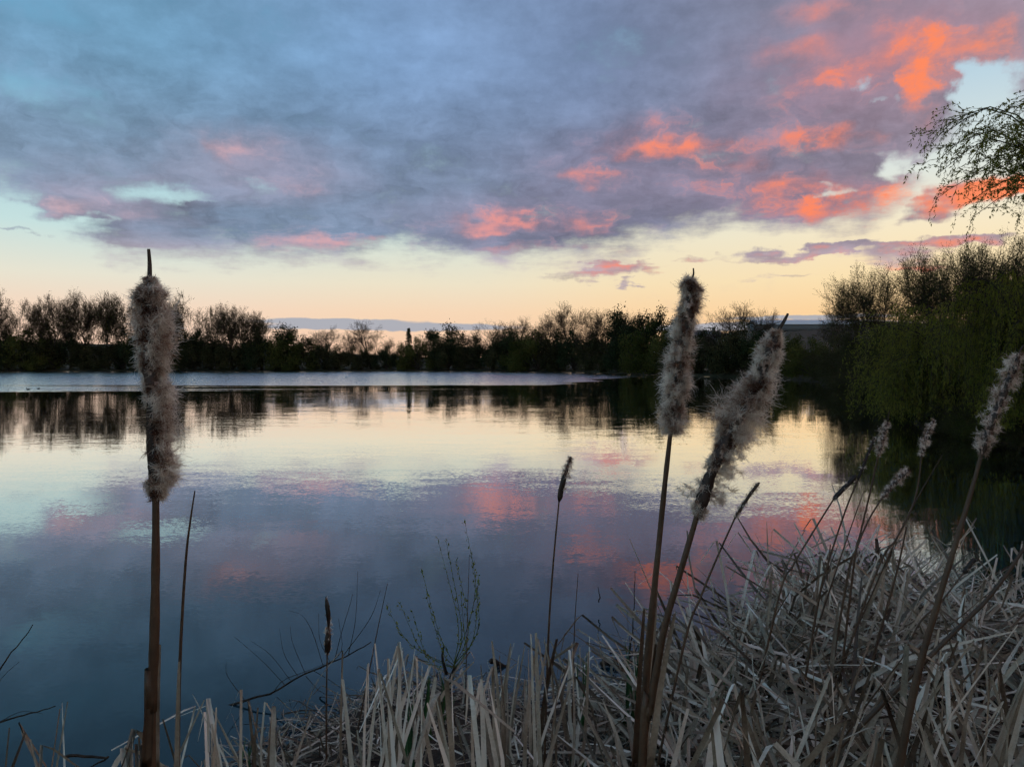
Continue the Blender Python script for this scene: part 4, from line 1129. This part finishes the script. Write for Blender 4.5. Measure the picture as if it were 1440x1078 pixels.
CLUMPS = [
    # x, spread, top y, spread, distance, blades, width mm, lean px, tone, label
    (22, 26, 1020, 16, 1.35, 7, 12, 18, .42, 'cut tan reed stubs in the bottom left corner'),
    (86, 5, 990, 6, 1.6, 3, 8, 3, .85, 'pair of pale reed stubs standing alone near the left corner'),
    (190, 20, 1012, 22, 1.15, 10, 8, 6, .5, 'brown reed stubs round the foot of the large left cattail'),
    (292, 18, 975, 26, 1.8, 10, 9, 4, .84, 'pale broken reeds right of the lone thin stalk'),
    (345, 22, 960, 30, 2.2, 9, 10, -6, .55, 'mixed brown and pale reeds left of the dead branch'),
    (400, 24, 985, 24, 2.6, 8, 11, 8, .5, 'short snapped reeds below the dead branch'),
    (520, 24, 905, 28, 2.0, 15, 11, 12, .84, 'tall pale sheaf of reeds at bottom centre left'),
    (570, 28, 935, 34, 2.4, 11, 12, 22, .6, 'loose crossing reeds between the pale sheaf and the sapling'),
    (652, 26, 935, 30, 1.9, 14, 12, -30, .84, 'fan of broad pale reeds below the green sapling'),
    (705, 24, 905, 26, 2.6, 10, 11, 10, .55, 'brown reeds right of the pale fan'),
    (762, 26, 892, 28, 2.5, 14, 11, 8, .58, 'thick tuft of reeds round the foot of the middle cattail'),
    (815, 22, 895, 40, 2.8, 9, 10, 14, .6, 'sparse reeds right of the middle cattail, one tall'),
    (862, 22, 985, 26, 2.4, 8, 11, -24, .6, 'low leaning reeds left of the cattail pair'),
    (990, 14, 975, 20, 1.9, 6, 15, 6, .66, 'upright grey reed stubs just right of the cattail pair'),
    (1035, 34, 850, 34, 3.4, 16, 10, 40, .5, 'slanting reeds at the left end of the reed bank'),
    (1090, 34, 800, 34, 3.6, 14, 10, 34, .5, 'thin slanting reeds on the crest of the reed bank, left part'),
    (1170, 30, 770, 30, 3.7, 16, 13, 26, .5, 'upright reeds crowning the reed bank'),
    (1245, 30, 775, 30, 3.5, 14, 14, 40, .6, 'bent pale reeds right of the crown of the bank'),
    (1075, 40, 960, 40, 2.0, 12, 14, -46, .66, 'broad fallen reeds low on the left of the bank'),
    (1150, 44, 900, 50, 2.2, 14, 14, 54, .62, 'broad crossing reeds in the middle of the bank'),
    (1180, 30, 1000, 30, 1.5, 8, 15, 70, .5, 'nearest thick reeds leaning right at the bottom'),
    (1300, 40, 880, 50, 2.2, 14, 14, 60, .62, 'long reeds slanting up right across the bank'),
    (1360, 44, 930, 50, 2.0, 14, 13, -60, .64, 'reeds slanting up left across the right part of the bank'),
    (1420, 24, 850, 40, 2.0, 10, 14, 44, .55, 'reeds leaning out of the view at the right edge'),
    (1400, 40, 1010, 30, 1.8, 10, 13, 90, .6, 'low crossing reeds in the bottom right corner'),
]

def reed_clumps():
    for ci, (px, sp, ty, ts, d, n, wmm, lean, tone, label) in enumerate(CLUMPS):
        rng = np.random.default_rng(500 + ci)
        c = W3(px, ty, d); gz = ground_at(c[0], c[1])
        o = empty('reed_clump', (c[0], c[1], gz)); tag(o, label, 'reed clump', 'dead reed clumps on the near bank')
        for b in range(n):
            g = Geo()
            dd = d * rng.uniform(0.93, 1.1)
            x_t = px + lean * rng.uniform(0.2, 1.4) + rng.normal(0, sp * 1.1); y_t = ty + abs(rng.normal(0, ts * 1.5)) - 6
            tip = W3(x_t, y_t, dd * rng.uniform(0.97, 1.06))
            bx = W3(px - lean * 0.9 + rng.normal(0, sp * 0.5), y_t, dd)
            base = np.array([bx[0], bx[1], ground_at(bx[0], bx[1]) - 0.02])
            t_ = float(np.clip(rng.normal(tone - 0.04, 0.24), 0.03, 1))
            rand_blade(rng, rel(o, base), rel(o, tip), wmm / 1000 * rng.uniform(0.8, 1.9), g, t_)
            link('blade', g.mesh('reed_blade', [STRAW], True), o)

def mat_height(x, y):
    """how deep the flattened dead reeds lie, by place on the bank"""
    r = math.hypot(x, y); a = math.atan2(x, y)
    near = float(interp(NEAR, a))
    edge = max(0.0, min(1.0, (near + 0.05 - r) / 0.7))
    right = max(0.0, min(1.0, (a - shore_az(930)) / 0.12))
    return edge ** 0.5 * (0.05 + 0.18 * right)

def reed_mat():
    rng = np.random.default_rng(77); g = Geo()
    n = 0
    while n < 3600:
        a = rng.uniform(shore_az(900), 0.78); near = float(interp(NEAR, a)); r = (near - abs(rng.normal(0, 1)) * 1.5 + 0.1) if rng.random() < 0.6 else rng.uniform(1.7, near)
        if r < 1.7 or r > near + 0.15: continue
        x, y = r * math.sin(a), r * math.cos(a)
        hh = mat_height(x, y); z = ground_at(x, y) + hh * rng.uniform(0.2, 1.15)
        L = rng.uniform(0.25, 0.85); th = 2.2 * math.sin(1.9 * x + 1.1 * y) + 1.4 * math.sin(2.7 * y - 1.3 * x + 1) + rng.normal(0, 0.55) + (math.pi if rng.random() < 0.3 else 0); e = rng.normal(0.2, 0.4)
        if rng.random() < 0.07: e = rng.uniform(0.8, 1.4); L *= 0.5
        dv = np.array([math.cos(th) * math.cos(e), math.sin(th) * math.cos(e), math.sin(e)])
        base = np.array([x, y, max(0.02, z - 0.3 * L * dv[2])])
        tip = base + dv * L; tip[2] = max(tip[2], 0.03)
        rand_blade(rng, base, tip, rng.uniform(0.008, 0.023), g, float(np.clip(rng.normal(0.54, 0.26), 0.02, 1)), None, 0.07, 5)
        n += 1
    o = link('fallen_reeds', g.mesh('fallen_reeds', [STRAW], True))
    tag(o, 'matted fallen dead reeds heaped along the right bank', 'reeds', kind='stuff')
    g = Geo(); n = 0
    while n < 1500:
        a = rng.uniform(-0.62, shore_az(960)); near = float(interp(NEAR, a)); r = near - abs(rng.normal(0, 1)) * 0.8 + 0.18
        if r < 2.2: continue
        if a < shore_az(330) and rng.random() < 0.7: continue
        x, y = r * math.sin(a), r * math.cos(a); z = max(0.0, ground_at(x, y))
        L = rng.uniform(0.05, 0.30); th = rng.uniform(0, 2 * math.pi); e = rng.normal(0.05, 0.16)
        if rng.random() < 0.12: e = rng.uniform(0.5, 1.3); L *= 0.8
        dv = np.array([math.cos(th) * math.cos(e), math.sin(th) * math.cos(e), math.sin(e)])
        base = np.array([x, y, z + rng.uniform(0.005, 0.05)]); tip = base + dv * L; tip[2] = max(tip[2], 0.008)
        rand_blade(rng, base, tip, rng.uniform(0.004, 0.012), g, float(np.clip(rng.normal(0.42, 0.22), 0.0, 1)), None, 0.06, 4)
        n += 1
    o = link('reed_litter', g.mesh('reed_litter', [STRAW], True))
    tag(o, 'broken reed litter lying on the muddy water edge', 'litter', kind='stuff')

def green_clumps():
    rows = [(602, 1000, 942, 3.2, 5, 'dark green young blades under the sapling'), (622, 985, 935, 3.4, 4, 'tall dark green blades just below the sapling stem'), (578, 1030, 965, 2.8, 4, 'green blades among the reeds left of the sapling'),
            (822, 985, 908, 3.3, 4, 'green blades right of the middle cattail'), (884, 985, 900, 3.2, 6, 'green blades beside the stick left of the cattail pair'), (1012, 975, 930, 2.9, 5, 'green blades under the left end of the reed bank'),
            (345, 1070, 1030, 2.9, 4, 'short green shoots low at left centre'), (810, 1078, 1050, 2.8, 5, 'low bright green leaves at the bottom right of centre'), (1345, 800, 752, 6.6, 6, 'green blades at the water line behind the reed bank'), (1398, 800, 735, 6.8, 6, 'taller green blades at the water line near the right edge')]
    for i, (px, by, ty, d, n, label) in enumerate(rows):
        rng = np.random.default_rng(800 + i); b = W3(px, by, d); gz = ground_at(b[0], b[1])
        o = empty('young_reed', (b[0], b[1], gz)); tag(o, label, 'plant', 'young green shoots')
        for k in range(n):
            g = Geo()
            p0 = np.array([b[0] + rng.normal(0, 0.02), b[1] + rng.normal(0, 0.02), gz - 0.02])
            p1 = W3(px + rng.normal(0, 9), ty + abs(rng.normal(0, 16)), d)
            q = spline([rel(o, p0), (rel(o, p0) + rel(o, p1)) / 2 + rng.normal(0, 0.012, 3), rel(o, p1)], 7)
            blade(g, q, rng.uniform(0.010, 0.018), rng.uniform(0.2, 0.8), rng.normal(0, 0.4), None, 0.3, 0.12, False, phase=rng.uniform(-0.6, 0.6))
            link('blade', g.mesh('green_leaf', [GREEN], True), o)

def sapling():
    d = 4.0; rng = np.random.default_rng(61)
    b = W3(636, 968, d); gz = ground_at(b[0], b[1])
    o = empty('willow_sapling', (b[0], b[1], gz)); tag(o, 'green budding willow sapling rising from the muddy bank', 'sapling')
    g1 = Geo(); fork = W3(640, 938, d)
    polytube(g1, rel(o, spline([np.array([b[0] - .03, b[1], gz - .03]), W3(634, 955, d), fork], 6)), np.linspace(.016, .010, 6), 6, tone=.3)
    polytube(g1, rel(o, spline([W3(628, 948, d), W3(622, 925, d), W3(624, 908, d)], 6)), np.linspace(.010, .004, 6), 5, tone=.3)
    link('trunk', g1.mesh('sapling_trunk', [DARKWOOD], True), o)
    tips = [(654, 735, 664, 800), (615, 755, 640, 840), (628, 762, 645, 850), (594, 805, 615, 860), (563, 850, 590, 880), (666, 795, 668, 850), (580, 862, 600, 895), (642, 790, 655, 850), (673, 810, 662, 860), (600, 840, 618, 880), (545, 856, 575, 872), (648, 835, 650, 880)]
    LP, LD = [], []
    for k, (tx, ty, mx, my) in enumerate(tips):
        dd = d + rng.normal(0, 0.12)
        mid = W3((mx + 640) / 2 if k < 4 else mx, my + 20, dd)
        q = spline([fork + rng.normal(0, .01, 3), W3(mx + 4, my + 35, dd), W3(tx, ty, dd)], 14)
        g = Geo(); polytube(g, rel(o, q), np.linspace(.0022, .0008, 14), 4, tone=.4, caps=False)
        for i in range(3, 14):
            for z in range(3):
                LP.append(rel(o, q[i] + (q[min(13, i + 1)] - q[i]) * rng.random() + rng.normal(0, .004, 3))); LD.append((q[min(13, i + 1)] - q[max(0, i - 1)]) * 20 + rng.normal(0, .6, 3))
        link('twig', g.mesh('sapling_twig', [SAPGREEN], True), o)
    g = Geo(); n = len(LP); leaves(g, LP, LD, rng.uniform(.014, .030, n), rng.uniform(.005, .010, n), 0, rng.random(n), rng)
    link('leaves', g.mesh('sapling_leaves', [SAPGREEN]), o)
SAPGREEN = leaf_mat('fresh_bud_leaves', (0.11, 0.13, 0.030), (0.22, 0.24, 0.07), 0.4)

def branch_thing(name, label, main, twigs, r, d0=None, category='branch', mat=None):
    pts = [W3(*p) for p in main]
    o = empty(name, tuple(pts[0])); tag(o, label, category)
    g = Geo(); c = spline(pts, 14); c[1:-1] += np.random.default_rng(len(label)).normal(0, r * 0.4, (12, 3))
    polytube(g, rel(o, c), np.linspace(r, r * 0.35, 14), 6, tone=.3)
    link('bough', g.mesh('bough', [mat or DARKWOOD], True), o)
    for t in twigs:
        g = Geo(); q = spline([W3(*p) for p in t], 9)
        polytube(g, rel(o, q), np.linspace(r * 0.32, r * 0.12, 9), 4, tone=.3, caps=False)
        link('twig', g.mesh('bare_twig', [mat or DARKWOOD], True), o)
    return o

def branches():
    D = 3.9
    L = lambda *ps: [(x, y, D) for x, y in ps]
    branch_thing('dead_branch', 'dead twiggy branch lying over the water at left centre', L((300, 1000), (345, 985), (385, 972), (420, 952), (460, 935), (500, 915), (522, 902)),
                 [L((385, 972), (400, 955), (440, 940), (462, 930)), L((420, 952), (400, 920), (393, 884)), L((430, 948), (412, 905), (408, 880)), L((455, 938), (440, 890), (425, 865), (405, 858)), L((470, 930), (480, 890), (492, 850), (496, 835)), L((490, 920), (500, 870), (503, 803)),
                  L((410, 958), (380, 920), (352, 900)), L((400, 962), (370, 930), (330, 895)), L((440, 942), (470, 960), (500, 985)), L((480, 925), (520, 870), (535, 830)), L((430, 950), (455, 975), (490, 978), (505, 985)), L((345, 985), (320, 950), (318, 930)), L((465, 932), (450, 900), (448, 862)), L((450, 940), (480, 915), (476, 870))], 0.0065)
    branch_thing('dead_branch', 'dark bare twig slanting in at the left edge', [(-60, 1010, 1.8), (-20, 970, 1.8), (0, 942, 1.8), (22, 910, 1.8), (46, 878, 1.8)], [[(-20, 985, 1.8), (5, 950, 1.8), (27, 930, 1.8)]], 0.003)
    branch_thing('dead_branch', 'thin dark twig lying low across the left bottom corner', [(-40, 1022, 2.0), (0, 1014, 2.0), (40, 1004, 2.0), (78, 992, 2.0)], [[(0, 1014, 2.0), (30, 1000, 2.0), (60, 1003, 2.0)]], 0.0032)
    branch_thing('bent_twig', 'dark bent twig between the stub pair and the big cattail', [(90, 1064, 2.6), (120, 1063, 2.6), (152, 1063, 2.6), (140, 1072, 2.6), (110, 1086, 2.6)], [], 0.006, category='twig')
    branch_thing('floating_stick', 'pale-ended stick lying on the water left of the cattail pair', [(845, 934, 4.4), (870, 931, 4.4), (900, 926, 4.4)], [[(872, 931, 4.4), (874, 950, 4.4), (878, 965, 4.4)], [(880, 930, 4.4), (893, 915, 4.4), (898, 905, 4.4)]], 0.016, category='stick')
    branch_thing('floating_stick', 'dark stick half sunk right of the sapling', [(690, 928, 4.4), (712, 938, 4.4), (742, 956, 4.4)], [], 0.018, category='stick')
    branch_thing('bare_twig', 'thin upright bare twig above the pale-ended stick', [(884, 930, 4.2), (890, 880, 4.2), (893, 803, 4.2)], [[(886, 905, 4.2), (883, 880, 4.2), (882, 855, 4.2)], [(889, 880, 4.2), (898, 890, 4.2), (905, 905, 4.2)]], 0.005, category='twig')
    branch_thing('bent_twig', 'small dark bent twig sticking out of the water', [(835, 925, 4.6), (850, 920, 4.6), (863, 915, 4.6), (848, 905, 4.6), (832, 898, 4.6)], [], 0.004, category='twig')
    branch_thing('bare_twig', 'short twig standing in open water right of the middle cattail', [(842, 846, 5.4), (843, 836, 5.4), (841, 825, 5.4)], [], 0.005, category='twig')

def lone_stalks():
    o, c = one_reed('reed_stalk', 'lone thin dark stalk right of the large left cattail', [(249, 1160, 1.3), (250, 1078, 1.3), (253, 930, 1.3), (261, 790, 1.3), (268, 730, 1.3), (274, 690, 1.3)], 0.0046, 0.0011)
    g = Geo(); blade(g, rel(o, spline([W3(248, 1150, 1.29), W3(249, 1040, 1.29), W3(252, 930, 1.295)], 7)), 0.009, .55, 0.2, (1, 0, 0), .5, .5)
    link('leaf_sheath', g.mesh('leaf_sheath', [STRAW], True), o)
    rows = [('thin dark stalk slanting up at the left end of the reed bank', [(1160, 850, 3.2), (1190, 760, 3.2), (1215, 690, 3.2)], .005, .0015), ('straight thin stalk on the crest of the reed bank', [(1215, 860, 3.2), (1255, 770, 3.2), (1290, 700, 3.2), (1325, 640, 3.2)], .004, .0015),
            ('thick stalk leaning out past the right edge', [(1330, 900, 2.2), (1390, 840, 2.2), (1440, 770, 2.2), (1470, 710, 2.2)], .008, .004), ('tall brown stalk on the crown of the reed bank', [(1240, 880, 3.0), (1262, 800, 3.0), (1275, 740, 3.0)], .006, .003),
            ('pale thin reed rising right of the middle cattail', [(806, 960, 3.2), (808, 880, 3.2), (813, 806, 3.2)], .004, .0012), ('thin straight reed rising beside the sapling', [(655, 960, 3.6), (657, 880, 3.6), (660, 780, 3.6)], .004, .0010),
            ('slender reed tip left of the pale sheaf', [(520, 940, 3.0), (532, 880, 3.0), (545, 820, 3.0)], .0035, .001)]
    for lab, pts, r0, r1 in rows: one_reed('reed_stalk', lab, pts, r0, r1)
cattails()
reed_clumps()
reed_mat()
green_clumps()
sapling()
branches()
lone_stalks()
